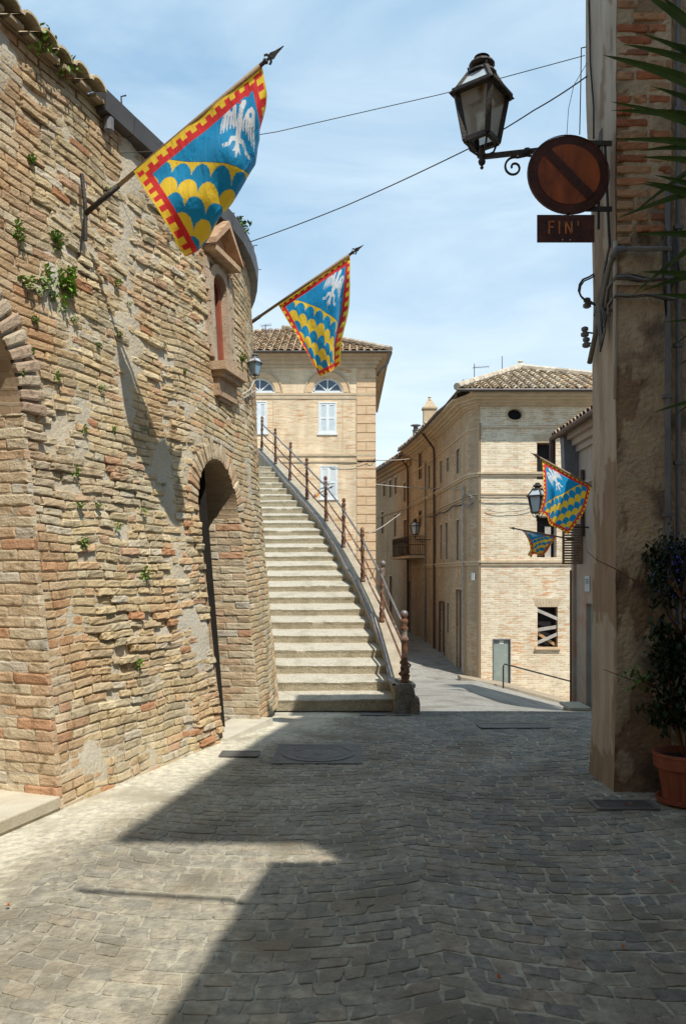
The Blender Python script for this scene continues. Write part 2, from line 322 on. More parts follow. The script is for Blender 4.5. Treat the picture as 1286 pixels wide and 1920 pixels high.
def brick(mb, pm, u0, u1, v0, v1, d, back=.05, j=.006, rnd=.012, nu=None, uj=None):
    """one worn block on surface map pm(u,v,d)"""
    nu = nu or max(2, min(5, int((u1-u0)/.075)+1))
    L_ = max(u1-u0, 1e-3); H_ = v1-v0; q = min(.2, .012/L_)
    FU = [0, q]+[k/nu for k in range(1, nu)]+[1-q, 1]; FV = [0, .15, .5, .85, 1]; nu = len(FU)-1; nv = 4
    r = min(rnd, H_*.3)
    tl = random.uniform(-1, 1)*j*1.2; tv = random.uniform(-1, 1)*j*1.0
    ks = [random.uniform(0, r*.9) if random.random() < .45 else 0 for _ in range(4)]   # knocked corners
    ids = []; jj = [[(0, 0)]*(nv+1) for _ in range(nu+1)]
    for i in range(nu+1):
        row = []
        for k in range(nv+1):
            fu = FU[i]; fv = FV[k]
            uu = lerp(u0, u1, fu); vv = lerp(v0, v1, fv)
            edge = (i in (0, nu)) or (k in (0, nv)); both = (i in (0, nu)) and (k in (0, nv))
            e = r*.75 if edge else 0
            if both:
                q_ = ks[(0 if i == 0 else 1)+(0 if k == 0 else 2)]
                uu += (q_+r*.3)*(1 if i == 0 else -1)*(1 if L_ < 3 else 0); vv += q_*.6*(1 if k == 0 else -1); e += r*.4
            ju = random.uniform(-j, j)*(1 if edge else .6); jv = random.uniform(-j, j)*(.7 if edge else .3)
            if uj is not None: ju *= uj
            jj[i][k] = (ju, jv)
            row.append(mb.vert(pm(uu+ju, vv+jv, d-e+tl*(fu-.5)*2+tv*(fv-.5)*2+random.uniform(-j, j)*.7)))
        ids.append(row)
    bk = {}
    def B(i, k):
        if (i, k) not in bk:
            bk[(i, k)] = mb.vert(pm(lerp(u0, u1, FU[i])+jj[i][k][0]*.8, lerp(v0, v1, FV[k])+jj[i][k][1]*.8, d-back))
        return bk[(i, k)]
    for i in range(nu):
        for k in range(nv): mb.face((ids[i][k], ids[i+1][k], ids[i+1][k+1], ids[i][k+1]))
        mb.face((B(i,0), B(i+1,0), ids[i+1][0], ids[i][0])); mb.face((ids[i][nv], ids[i+1][nv], B(i+1,nv), B(i,nv)))
    for k in range(nv):
        mb.face((B(0,k+1), B(0,k), ids[0][k], ids[0][k+1])); mb.face((B(nu,k), B(nu,k+1), ids[nu][k+1], ids[nu][k]))
PAL = [((.60,.475,.285),6), ((.54,.42,.25),6), ((.64,.53,.35),4), ((.58,.40,.235),3.0), ((.50,.42,.28),4), ((.56,.37,.235),1.4), ((.50,.26,.14),.7), ((.60,.53,.41),1.6), ((.42,.34,.22),2.4)]
PALW = [p[1] for p in PAL]
def pick(pal=None, jit=.08):
    pal = pal or PAL
    c = random.choices([p[0] for p in pal], [p[1] for p in pal])[0]; k = 1+random.uniform(-jit, jit)
    return tuple(x*k for x in c)

def tile_roof(mb, e0, e1, up, inside, cw=.26, rh=.34, base=(.50,.41,.30), lift=.0):
    """clay tiles in stepped rows; e0,e1 eave ends, up = vector up the slope (full length)"""
    e0 = Vector(e0); e1 = Vector(e1); up = Vector(up); ed = (e1-e0); Lx = ed.length; ed.normalize(); Lu = up.length; ud = up.normalized()
    nrm = ed.cross(ud).normalized()
    if nrm.z < 0: nrm = -nrm
    nc = int(Lx/cw)+1; nr = int(Lu/rh)+1
    for r in range(nr):
        for c in range(nc):
            x = (c+.5)*cw; y = r*rh
            if not inside(x/Lx, (y+.5*rh)/Lu): continue
            g = random.choice([(1,.97,.9),(.95,.88,.78),(.78,.74,.70),(1.12,1.08,1.0),(.9,.72,.55),(.62,.56,.5),(1.2,1.17,1.1)]); kk = random.uniform(.85, 1.12)
            mb.col = tuple(base[i]*g[i]*kk for i in range(3))
            jx = random.uniform(-.018, .018); wl = cw*.43
            prev = None
            for (yy, wd, hh) in ((y-.05+random.uniform(-.015,.015), wl, .085), (y+rh+.02, wl*.82, .045)):
                ring = []
                for k in range(6):
                    t = math.pi*k/5
                    ring.append(mb.vert(e0+ed*(x+jx-math.cos(t)*wd)+ud*yy+nrm*(lift+math.sin(t)*wd*.75+hh-.03)))
                if prev:
                    for k in range(5): mb.face((prev[k], prev[k+1], ring[k+1], ring[k]))
                else:
                    # front thickness
                    r2 = [mb.vert(e0+ed*(x+jx-math.cos(math.pi*k/5)*(wd-.02))+ud*(yy+.002)+nrm*(lift+math.sin(math.pi*k/5)*(wd-.02)*.75+hh-.03)) for k in range(6)]
                    for k in range(5): mb.face((ring[k+1], ring[k], r2[k], r2[k+1]))
                prev = ring
# ============================================================ GROUND
BASE = [(-40,0),(8,0),(9.2,-.06),(10.7,-.18),(14,-.53),(22,-1.40),(30,-2.25),(33,-2.06),(37.5,-1.72),(41.4,-1.5),(46,-1.35),(60,-1.2),(900,-1.2)]
def g(X, Y):
    z = interp(BASE, Y)
    x0 = interp([(11,2.0),(20,2.95),(30,5.1),(60,9)], Y)
    k = clamp((Y-11)/6)
    z -= .27*k*clamp(X-x0, 0, 6)
    return z
def joint(X, Y): return .012*N3(X*1.3, Y*1.3, 5)+.004*N3(X*7, Y*7, 9)
def dust(X, Y):   # trodden lime dust burying the stones next to the left wall
    wx = -2.0+.34*(Y-5.6)
    a = 1-sstep(.05, .95, X-wx)
    a *= clamp((Y-2.2)/1.5)
    return clamp(a + .30*N3(X*1.1, Y*1.1, 2) + .12*N3(X*4, Y*4, 3))
def dust2(X, Y): return clamp((N3(X*.7+4, Y*.7, 8)-.05)*2.4)*.55
mb = MB()
xs = [-400,-60,-14,-8,-5]+[-4+.1*i for i in range(91)]+[5.5,6,7,8,9,10,12,20,60,400]
ys = [-60,-12,-4,0]+[1.8+.1*i for i in range(100)]+[12+.4*i for i in range(70)]+[41,44,48,55,70,120,400,900]
idx = [[None]*len(ys) for _ in xs]
for i, x in enumerate(xs):
    for k, y in enumerate(ys):
        near = 1 if y < 12 else 0
        dd = dust(x, y) if near else 0
        z = g(x, y)+(joint(x, y)*.35-.0015+.008*dd+.006*dust2(x, y) if near else .01*N3(x, y, 4))
        f = sstep(10.2, 11.4, y)
        c = [lerp(a, b, dd) for a, b in zip((.37,.345,.28), (.57,.53,.43))]
        c = [lerp(a, b, f)*(1+.18*f*N3(x*.6, y*.35, 6)) for a, b in zip(c, (.30,.292,.272))]
        if y > 12 and x > 1.2: 
            pass
        mb.col = c; idx[i][k] = mb.vert((x, y, z))
for i in range(len(xs)-1):
    for k in range(len(ys)-1):
        mb.face((idx[i][k], idx[i+1][k], idx[i+1][k+1], idx[i][k+1]))
# cobbles: arcs of split stones laid in fans
random.seed(11)
def fan(x): 
    t = ((x+7.15) % 1.9)/1.9*2-1
    return .20*(1-t*t)
stone_cols = [(.212,.200,.175),(.190,.182,.165),(.235,.215,.180),(.172,.168,.158),(.25,.228,.187),(.205,.190,.160),(.24,.20,.16),(.155,.150,.142)]
row = 0; y = 1.75
while y < 11.0:
    rh = random.uniform(.078, .112)
    x = -3.9+random.uniform(0, .1)
    while x < 3.7:
        wd = random.uniform(.075, .16)
        xc = x+wd/2
        yc = y-fan(xc)
        wx = -2.0+.34*(yc-5.6)
        if xc > wx-.35 and yc > 1.7 and abs(xc) < .52*yc+.5 and not (yc > 10.9):
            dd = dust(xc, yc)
            top = .0042+random.uniform(-.0018, .0022)-.013*max(0, dd-.35)/.65
            top = max(top, .0025) if dd > .45 else top
            if top > -.012:
                slope = (fan(xc+.02)-fan(xc-.02))/.04
                c = random.choice(stone_cols); k_ = random.uniform(.85, 1.12)
                c = [lerp(c[i]*k_, (.45,.41,.315)[i], clamp(dd*.85+.08+.30*(1-sstep(-.8, 1.2, xc)), 0, .82)) for i in range(3)]  # stones also painted paler towards the left, as the sunlit side
                gz = g(xc, yc)
                pts = []
                h2 = rh/2-.0042; w2 = wd/2-.0042
                corners = []
                for sx, sy in ((-1,-1),(1,-1),(1,1),(-1,1)):
                    corners.append((sx*w2+random.uniform(-.020,.012), sy*h2+random.uniform(-.017,.008)))
                ring = []
                for q in range(4):
                    a = corners[q]; b = corners[(q+1)%4]
                    ring.append((lerp(a[0],b[0],.08), lerp(a[1],b[1],.08)))
                    ring.append((lerp(a[0],b[0],.5)*1.03, lerp(a[1],b[1],.5)*1.03+random.uniform(-.004,.004)))
                    ring.append((lerp(a[0],b[0],.93), lerp(a[1],b[1],.93)))
                tx = random.uniform(-.016,.016); ty = random.uniform(-.012,.012)
                def P(a, b, z): 
                    X = xc+a; Y = yc+b-slope*a
                    return (X, Y, gz+joint(X, Y)*.3+z+tx*a+ty*b)
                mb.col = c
                o_ = [mb.vert(P(a, b, -.018)) for a, b in ring]
                m_ = [mb.vert(P(a*.985, b*.985, top-.002)) for a, b in ring]
                n_ = [mb.vert(P(a*.92, b*.92, top+random.uniform(-.001,.001))) for a, b in ring]
                ce = mb.vert(P(0, 0, top+.001))
                for q in range(12):
                    r2 = (q+1) % 12
                    mb.face((o_[q], o_[r2], m_[r2], m_[q])); mb.face((m_[q], m_[r2], n_[r2], n_[q])); mb.face((n_[q], n_[r2], ce))
        x += wd
    y += rh
M_street = mat('street_stone', (1.22,1.2,1.15), (.70,.70,.70), 16, .85, 1.0, 38, col=True, dist=.014, c3=(.66,.63,.58), p3=(.48,.66), s3=1.9, spec=.25, detail=10)
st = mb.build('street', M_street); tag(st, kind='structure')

# platform at the near left and threshold slab in front of the arched doorway
mb = MB()
M_slab = mat('pale_slab', (.56,.52,.42), (.47,.43,.34), 5, .9, .6, 50, dist=.008)
q = [(-3.6,2.9),(-2.75,2.95),(-2.30,4.6),(-1.985,5.60),(-2.4,5.95),(-3.9,5.9)]
top = [Vector((x, y, .105)) for x, y in q]; bot = [Vector((x, y, -.05)) for x, y in q]
n = len(q); ti = [mb.vert(p) for p in top]; mb.face(ti)
mb.col = (.8,.76,.7)
for k in range(n):
    a, b = top[k], top[(k+1)%n]; c, d = bot[k], bot[(k+1)%n]
    dv = (b-a); mpt = .045
    mb.poly([c, d, d+(b-d)*.52+Vector((0,0,0)), c+(a-c)*.52])
    o_ = Vector((dv.y, -dv.x, 0)).normalized()*.012
    mb.poly([c+(a-c)*.52+o_, d+(b-d)*.52+o_, b+o_-Vector((0,0,.004)), a+o_-Vector((0,0,.004))]); mb.poly([a+o_-Vector((0,0,.004)), b+o_-Vector((0,0,.004)), b, a]); mb.poly([c+(a-c)*.52, d+(b-d)*.52, d+(b-d)*.52+o_, c+(a-c)*.52+o_])
M_slabc = mat('platform_stone', (.56,.52,.42), (.47,.43,.34), 5, .9, .6, 50, dist=.008, col=True)
tag(mb.build('pavement', M_slabc), kind='structure')

# ============================================================ LEFT WALL MAP
cp = [(-3.4,1.47),(-3.09,2.4),(-2.544,4.0),(-2.0,5.6),(-1.524,7.0),(-1.135,8.15),(-.95,9.0),(-.865,9.9),(-.875,10.8),(-1.03,11.7),(-1.32,12.6),(-1.85,13.5),(-2.7,14.3),(-4.2,15.0)]
cp = [Vector((a, b, 0)) for a, b in cp]
CV = []
for i in range(len(cp)-1):
    p0 = cp[max(i-1, 0)]; p1 = cp[i]; p2 = cp[i+1]; p3 = cp[min(i+2, len(cp)-1)]
    for k in range(40):
        t = k/40
        CV.append(.5*((2*p1)+(p2-p0)*t+(2*p0-5*p1+4*p2-p3)*t*t+(3*p1-p0-3*p2+p3)*t*t*t))
CV.append(cp[-1])
CS = [0]
for a, b in zip(CV, CV[1:]): CS.append(CS[-1]+(b-a).length)
import bisect
def cpos(s):
    s = max(CS[0], min(CS[-1]-1e-4, s)); i = bisect.bisect_right(CS, s)-1; i = min(i, len(CV)-2)
    t = (s-CS[i])/(CS[i+1]-CS[i]); p = CV[i].lerp(CV[i+1], t)
    a = CV[max(i-4, 0)]; b = CV[min(i+5, len(CV)-1)]; d = (b-a).normalized()
    return p, d
def s_at(Y):
    for i in range(len(CV)-1):
        if CV[i].y <= Y <= CV[i+1].y: return CS[i]+(Y-CV[i].y)/(CV[i+1].y-CV[i].y)*(CS[i+1]-CS[i])
SB = s_at(7.97); SB2 = s_at(9.03); SA2 = s_at(5.62); SA1 = SA2-2.3
def offz(z, s):
    o = .118*z if z < 2.7 else .3186+.06*(z-2.7)
    return o*lerp(1, .78, sstep(SB, SB2+.8, s))
def wm(s, z, d):
    p, t = cpos(s); nrm = Vector((t.y, -t.x, 0))
    return p+nrm*(d-offz(z, s))+Vector((0, 0, z))
ZT = 5.66
SEND = CS[-1]
A_SP, A_RISE = 2.82, .95     # near arch
B_SP, B_RISE = 2.30, .60     # doorway arch
B_C = (SB+SB2)/2; B_W = (SB2-SB)/2
A_C = (SA1+SA2)/2; A_W = (SA2-SA1)/2
NW = s_at(8.80); NWH = .22   # niche window
def in_open(s, z, m=0.0):
    if SA1-m < s < SA2+m and z < A_SP: return 'A'
    if z >= A_SP and ((s-A_C)/(A_W+m))**2+((z-A_SP)/(A_RISE+m))**2 < 1: return 'A'
    if SB-m < s < SB2+m and z < B_SP: return 'B'
    if z >= B_SP and ((s-B_C)/(B_W+m))**2+((z-B_SP)/(B_RISE+m))**2 < 1: return 'B'
    if abs(s-NW) < NWH+m and 3.98-m < z < 4.80: return 'N'
    if z >= 4.8 and ((s-NW)/(NWH+m))**2+((z-4.8)/(.2+m))**2 < 1: return 'N'
    return None
def band(s, z):   # grey mortar smears
    s7 = s_at(6.95)
    v = math.exp(-((s-s7-.06*(z-3)-.12*N3(z*.9, 1, 1))/.20)**2)*sstep(2.2, 3.6, z)*.9
    v += math.exp(-((s-s_at(7.45)+.10*N3(z*1.3, 4, 1))/.22)**2)*sstep(.5, 1.3, z)*(1-sstep(2.9, 3.8, z))*.9
    v += clamp((fbm(s*1.1, z*1.0, 3)-.30)*3.4)*.7
    v -= .25*sstep(SA2+.5, SA2, s)
    v += math.exp(-((s-s_at(7.8))/.28)**2-((z-.95)/.4)**2)*.9
    return v
def erode(s, z): return (1-.7*sstep(SB2-.1, SB2+.3, s))*clamp(.36+1.1*fbm(s*.8, z*.75, 11)+.5*math.exp(-((s-s_at(6.8))/.55)**2-((z-1.7)/1.5)**2)-.5*sstep(SA2+.35, SA2, s)-.25*sstep(.6,.2,z))
house = thing('brick_tower_house', 'old curved battered brick house with two arches rising on the left of the street', 'house', (-1.6, 7, 0))
# core
mb = MB(); ds = .07; dz = .07
ns = int(SEND/ds); nzz = int(ZT/dz); ids = {}
for i in range(ns+1):
    for k in range(nzz+1):
        s = i*SEND/ns; z = k*ZT/nzz
        m_ = band(s, z)
        d = -.007-.026*erode(s, z)+.013*fbm(s*5, z*5, 2)+.006*fbm(s*14, z*14, 5)+.024*min(m_, 1.15)
        mb.col = (1, 1, 1); ids[i, k] = mb.vert(wm(s, z-.02, d))
for i in range(ns):
    for k in range(nzz):
        if in_open((i+.5)*SEND/ns, (k+.5)*ZT/nzz, .05): continue
        mb.face((ids[i,k], ids[i+1,k], ids[i+1,k+1], ids[i,k+1]))
# bed behind
wall = mb.build('wall', M_mortar, house, smooth=True)
# bricks
mb = MB(); random.seed(5)
def warp(pm):
    def f(u, v, d):
        return pm(u, v+.05*N3(u*.8, v*.6, 7)+.022*N3(u*2.6, v*2, 8), d+.018*N3(u*1.7, v*2.1, 14))
    return f
wmw = warp(wm)
z = -.03; r = 0; S0 = s_at(4.7) - 0.2
while z < ZT:
    ch = .069 if z < 4 else .073
    s = S0+random.uniform(0, .2)
    while s < SEND-1.2:
        vis = 1
        gap0 = 0; ln = random.choice([.11, .13, .24, .27, .30, .22, .18, .16])*random.uniform(.85, 1.15)
        gap = random.uniform(.006,.016)
        a, b = s, s+ln
        m = (a+b)/2; zc = z+ch/2
        s = b
        # trim against openings
        o_ = in_open(a+.01, zc, .0) or in_open(b-.01, zc, .0) or in_open(m, zc, .0)
        if o_:
            if o_ == 'A': lim = SA2 if zc < A_SP else None
            elif o_ == 'B': lim = (SB, SB2) if zc < B_SP else None
            else: lim = None
            if lim is None: continue
            if o_ == 'A':
                if b < SA2+.05: continue
                a = SA2+.001
            else:
                if b > SB2+.05: a = SB2
                elif a < SB-.05: b = SB
                else: continue
            if b-a < .05: continue
            m = (a+b)/2
        if zc >= B_SP-.02 and in_open(m, zc, .16) == 'B': continue
        if zc >= A_SP-.02 and in_open(m, zc, .22) == 'A': continue
        if in_open(m, zc, .10) == 'N': continue
        bd = band(m, zc); er = erode(m, zc)
        if bd > .85 and random.random() < .6: continue
        if er > .5 and random.random() < .09: continue
        near_pier = sstep(SA2+.45, SA2+.15, m)
        d = .005+er*random.choice([random.uniform(-.030, .0), random.uniform(-.008, .028)])+random.uniform(-.003, .004)
        pal = PAL
        c = pick()
        if near_pier > .5: c = pick([((.50,.345,.205),4),((.55,.42,.27),4),((.48,.27,.15),2),((.56,.47,.33),3)])
        if z > 4.9: c = tuple(x*.82 for x in c)
        rg = clamp(fbm(m*1.4+9, zc*1.4, 1)*2)    # reddish areas
        c = tuple(lerp(x, y, rg*.5) for x, y in zip(c, (.54,.34,.18)))
        gr = clamp(fbm(m*1.0+3, zc*1.0, 6)*2-.1)
        c = tuple(lerp(x, y, gr*.45) for x, y in zip(c, (.46,.42,.32)))
        mb.col = c
        h0 = random.uniform(-.007, .007)*er*1.6
        brick(mb, wmw, a+gap*.6, b-gap*.6, z+.004+h0, z+ch-.008+h0+random.uniform(-.004,.002), d, j=.0022+.005*er, rnd=.004+.006*er)
    z += ch; r += 1
# wedge bricks of the two arches
def arch_ring(c, W, H, sp, thick, n, d, pal, t0=0, t1=math.pi):
    for k in range(n):
        a0 = lerp(t0, t1, k/n)+.012; a1 = lerp(t0, t1, (k+1)/n)-.012
        if c is A_C and a0 > 2.0: continue
        mb.col = pick(pal)
        def pm(u, v, dd):   # u angle, v radial
            return wm(c+math.cos(u)*(W+v), sp+math.sin(u)*(H+v), dd)
        brick(mb, pm, a0, a1, 0, thick+random.uniform(-.02, .02), d+random.uniform(-.006, .008), back=.1, j=.002, rnd=.008, nu=2)
ARP = [((.52,.38,.24),3),((.55,.45,.31),3),((.48,.31,.19),2),((.50,.43,.32),2)]
arch_ring(A_C, A_W, A_RISE, A_SP, .25, 34, .03, [((.44,.33,.24),3),((.5,.41,.30),3),((.40,.29,.21),2)])
arch_ring(B_C, B_W, B_RISE, B_SP, .19, 26, .012, ARP)
mb.build('facing_bricks', M_stonebrick, house, smooth=False)['label'] = 'weathered tan bricks with ragged joints'
# jambs: far side of each opening, facing the street approach
def jamb(s1, sp, depth, pal, name, dback):
    m1 = MB()
    p, t = cpos(s1); nrm = Vector((t.y, -t.x, 0))
    def jm(u, v, d):    # u = depth into wall from the face, d towards the opening
        return wm(s1, v, 0)-nrm*u-t*d
    m1.col = (.9,.88,.85)
    m1.col = (.52,.46,.36); m1.poly([jm(.02,-.05,-.002), jm(dback,-.05,-.002), jm(dback,1.55,-.002), jm(.02,1.55,-.002)]); m1.poly([jm(.02,1.55,-.002), jm(.72,1.55,-.002), jm(.72,sp+.03,-.002), jm(.02,sp+.03,-.002)])
    z = 0
    k = 0
    while z < sp:
        u = 0 if k % 2 else -0.0
        dpz = depth if z < 1.55 else .72
        cuts = [0, .28, .55, .80, 1.1, dpz] if (k % 2 and dpz > .95) else [0, .28, .55, dpz] if k % 2 else [0, .14, .42, .68, .95, 1.22, dpz] if dpz > .95 else [0, .14, .42, .68, dpz] if dpz > .75 else [0, .14, .42, dpz]
        _unused = [0, .30, depth] if k % 2 else [0, .14, min(.42, depth), depth] if depth > .43 else ([0,.14,depth])
        for a, b in zip(cuts, cuts[1:]):
            if b-a < .03: continue
            m1.col = pick(pal)
            brick(m1, jm, a+(.003 if a > 0 else -.012), b-.003, z+.002+.008*N3(a*3,z*2,s1), min(z+.078, sp)-.002+.006*N3(a*3,z*2,s1), .006+random.uniform(-.006,.006), j=.0035, rnd=.006)
        z += .08; k += 1
    return m1.build(name, M_stonebrick, house, smooth=False)
JP = [((.55,.43,.29),5),((.53,.38,.25),3),((.58,.49,.35),5),((.52,.31,.19),1.0),((.55,.50,.41),1)]
o = jamb(SB2, B_SP, 1.5, JP, 'door_jamb', 1.5); 
o = jamb(SA2, A_SP, .9, JP, 'arch_jamb', .9)
# arch soffits
mb = MB()
def soffit(c, W, H, sp, dep):
    n = 24
    for k in range(n):
        a0, a1 = math.pi*k/n, math.pi*(k+1)/n
        P = lambda a, d: wm(c+math.cos(a)*W, sp+math.sin(a)*H, d)
        mb.poly([P(a0,.0), P(a0,-dep), P(a1,-dep), P(a1,.0)], [(0,k*.08),(dep,k*.08),(dep,k*.08+.08),(0,k*.08+.08)])
for cc_, ww_, rr_, s0, sp, dep in ((B_C, B_W, B_RISE, SB, B_SP, 1.5), (A_C, A_W, A_RISE, SA1, A_SP, .9)):
    mb = MB(); soffit(cc_, ww_, rr_, sp, dep)
    mb.poly([wm(s0,-.05,0), wm(s0,sp,0), wm(s0,sp,-dep), wm(s0,-.05,-dep)], [(0,0),(0,sp),(dep,sp),(dep,0)])
    mb.build('arch_soffit', M_lane, house)
# rooms behind, unlit darkness painted near-black, and the filled back of the near arch
mb = MB()
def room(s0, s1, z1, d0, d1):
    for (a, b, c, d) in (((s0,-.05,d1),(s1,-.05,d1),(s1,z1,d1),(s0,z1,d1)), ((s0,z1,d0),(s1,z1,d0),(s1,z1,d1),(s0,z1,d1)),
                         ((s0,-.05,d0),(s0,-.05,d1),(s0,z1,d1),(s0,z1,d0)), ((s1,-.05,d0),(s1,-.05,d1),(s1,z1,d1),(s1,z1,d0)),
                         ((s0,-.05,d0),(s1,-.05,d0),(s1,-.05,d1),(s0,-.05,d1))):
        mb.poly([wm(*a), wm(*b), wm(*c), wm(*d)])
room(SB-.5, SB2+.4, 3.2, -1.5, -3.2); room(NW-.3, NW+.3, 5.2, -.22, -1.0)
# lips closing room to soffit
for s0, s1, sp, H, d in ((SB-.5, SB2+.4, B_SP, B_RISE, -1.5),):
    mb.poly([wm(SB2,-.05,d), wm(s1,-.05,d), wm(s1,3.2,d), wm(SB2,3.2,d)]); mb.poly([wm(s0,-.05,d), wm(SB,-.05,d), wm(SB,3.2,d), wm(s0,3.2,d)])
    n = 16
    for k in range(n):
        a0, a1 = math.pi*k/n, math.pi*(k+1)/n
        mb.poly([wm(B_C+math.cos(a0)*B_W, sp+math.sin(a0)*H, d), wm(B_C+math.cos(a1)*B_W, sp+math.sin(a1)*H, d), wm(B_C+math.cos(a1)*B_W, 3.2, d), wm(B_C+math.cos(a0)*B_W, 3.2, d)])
mb.build('inner_room', mat('painted_room_dark', (.03,.025,.02), (.02,.017,.015), 3), house)
mb = MB()
mb.poly([wm(SA1-.1,-.05,-.9), wm(SA2+.05,-.05,-.9), wm(SA2+.05,4,-.9), wm(SA1-.1,4,-.9)], [(0,0),(2.4,0),(2.4,4),(0,4)])
mb.build('arch_infill', M_lane, house)
# gate in doorway
mb = MB(); fbox(mb, wm, SB, SB2, .03, 1.98, -1.49, -1.45)
gate = mb.build('gate', M_gate, house)
for k in range(7):
    m2 = MB(); sk = lerp(SB+.08, SB2-.08, k/6); m2.tube([wm(sk, 1.96, -1.47), wm(sk, 2.18+.02*(k%2), -1.47)], .009, 5)
    m2.build('picket', M_brown, gate)
mb = MB()
mb.hexa([wm(SB-.1,-.06,-.3), wm(SB2+.15,-.06,-.3), wm(SB2+.12,-.06,.13), wm(SB-.0,-.06,.05), wm(SB-.1,.035,-.3), wm(SB2+.15,.035,-.3), wm(SB2+.12,.035,.13), wm(SB-.0,.035,.05)])
mb.build('threshold', M_slab, house)
# niche window
def surround(mbx, fm, s, W, z0, sp, H, tw, d0, d1, n=14):
    out_ = [(s-W-tw, z0)]+[(s-math.cos(math.pi*k/n)*(W+tw), sp+math.sin(math.pi*k/n)*(H+tw)) for k in range(n+1)]+[(s+W+tw, z0)]
    inn = [(s-W, z0)]+[(s-math.cos(math.pi*k/n)*W, sp+math.sin(math.pi*k/n)*H) for k in range(n+1)]+[(s+W, z0)]
    for k in range(len(out_)-1):
        a, b, c, d = out_[k], out_[k+1], inn[k+1], inn[k]
        mbx.hexa([fm(*a,d0), fm(*b,d0), fm(*c,d0), fm(*d,d0), fm(*a,d1), fm(*b,d1), fm(*c,d1), fm(*d,d1)])
mb = MB(); mb.col = (.47,.37,.27)
surround(mb, wm, NW, NWH-.02, 3.95, 4.8, .19, .10, -.12, .03)
for sg in (-1, 1):   # shaped side scrolls
    for k in range(9):
        zz = 4.0+k*.12; mb.col = pick([((.50,.40,.30),1),((.46,.34,.25),1)])
        wv = .05*math.sin(k*1.1)
        fbox(mb, wm, NW+sg*.33-.03-wv*.5, NW+sg*.33+.04+wv*.5, zz, zz+.115, -.05, .035+.012*math.cos(k*1.3))
win = mb.build('window', M_stonebrick, house); win['label'] = 'arched niche window with brick pediment'
mb = MB(); surround(mb, wm, NW, NWH-.08, 4.0, 4.8, .13, .06, -.10, -.05); fbox(mb, wm, NW-.015, NW+.015, 4.0, 4.9, -.10, -.07)
fbox(mb, wm, NW-.19, NW+.19, 3.98, 4.04, -.10, -.05)
mb.build('frame', mat('red_window_frame', (.33,.09,.05),(.26,.07,.04), 6, .6), win)
mb = MB(); mb.poly([wm(NW-.18,4.0,-.09), wm(NW+.18,4.0,-.09), wm(NW+.18,4.95,-.09), wm(NW-.18,4.95,-.09)])
mb.build('pane', mat('pale_pane', (.16,.15,.15),(.10,.09,.09),4,.25), win)
mb = MB(); mb.col = (.50,.36,.24)
fbox(mb, wm, NW-.34, NW+.34, 3.86, 3.95, -.05, .17); mb.col = (.44,.31,.21); fbox(mb, wm, NW-.30, NW+.30, 3.80, 3.86, -.05, .12); fbox(mb, wm, NW-.27, NW+.27, 3.60, 3.80, -.05, .06); fbox(mb, wm, NW-.2, NW+.2, 3.56, 3.6, -.05, .035)
mb.build('sill', M_stonebrick, win)
mb = MB(); mb.col = (.53,.37,.24)
fbox(mb, wm, NW-.36, NW+.36, 5.13, 5.19, -.05, .15)
mb.col = (.50,.33,.21)
for sg in (-1, 1):
    a = (NW+sg*.40, 5.19); b = (NW, 5.50)
    for (w0, dd) in ((.06, .17),):
        mb.hexa([wm(a[0],a[1],-.05), wm(b[0],b[1],-.05), wm(b[0],b[1],dd), wm(a[0],a[1],dd), wm(a[0],a[1]+w0,-.05), wm(b[0],b[1]+w0+.02,-.05), wm(b[0],b[1]+w0+.02,dd), wm(a[0],a[1]+w0,dd)])
mb.col = (.40,.24,.16)
mb.hexa([wm(NW-.36,5.19,-.05), wm(NW+.36,5.19,-.05), wm(NW+.36,5.19,.04), wm(NW-.36,5.19,.04), wm(NW-.01,5.50,-.05), wm(NW+.01,5.50,-.05), wm(NW+.01,5.50,.04), wm(NW-.01,5.50,.04)])
mb.build('pediment', M_stonebrick, win)
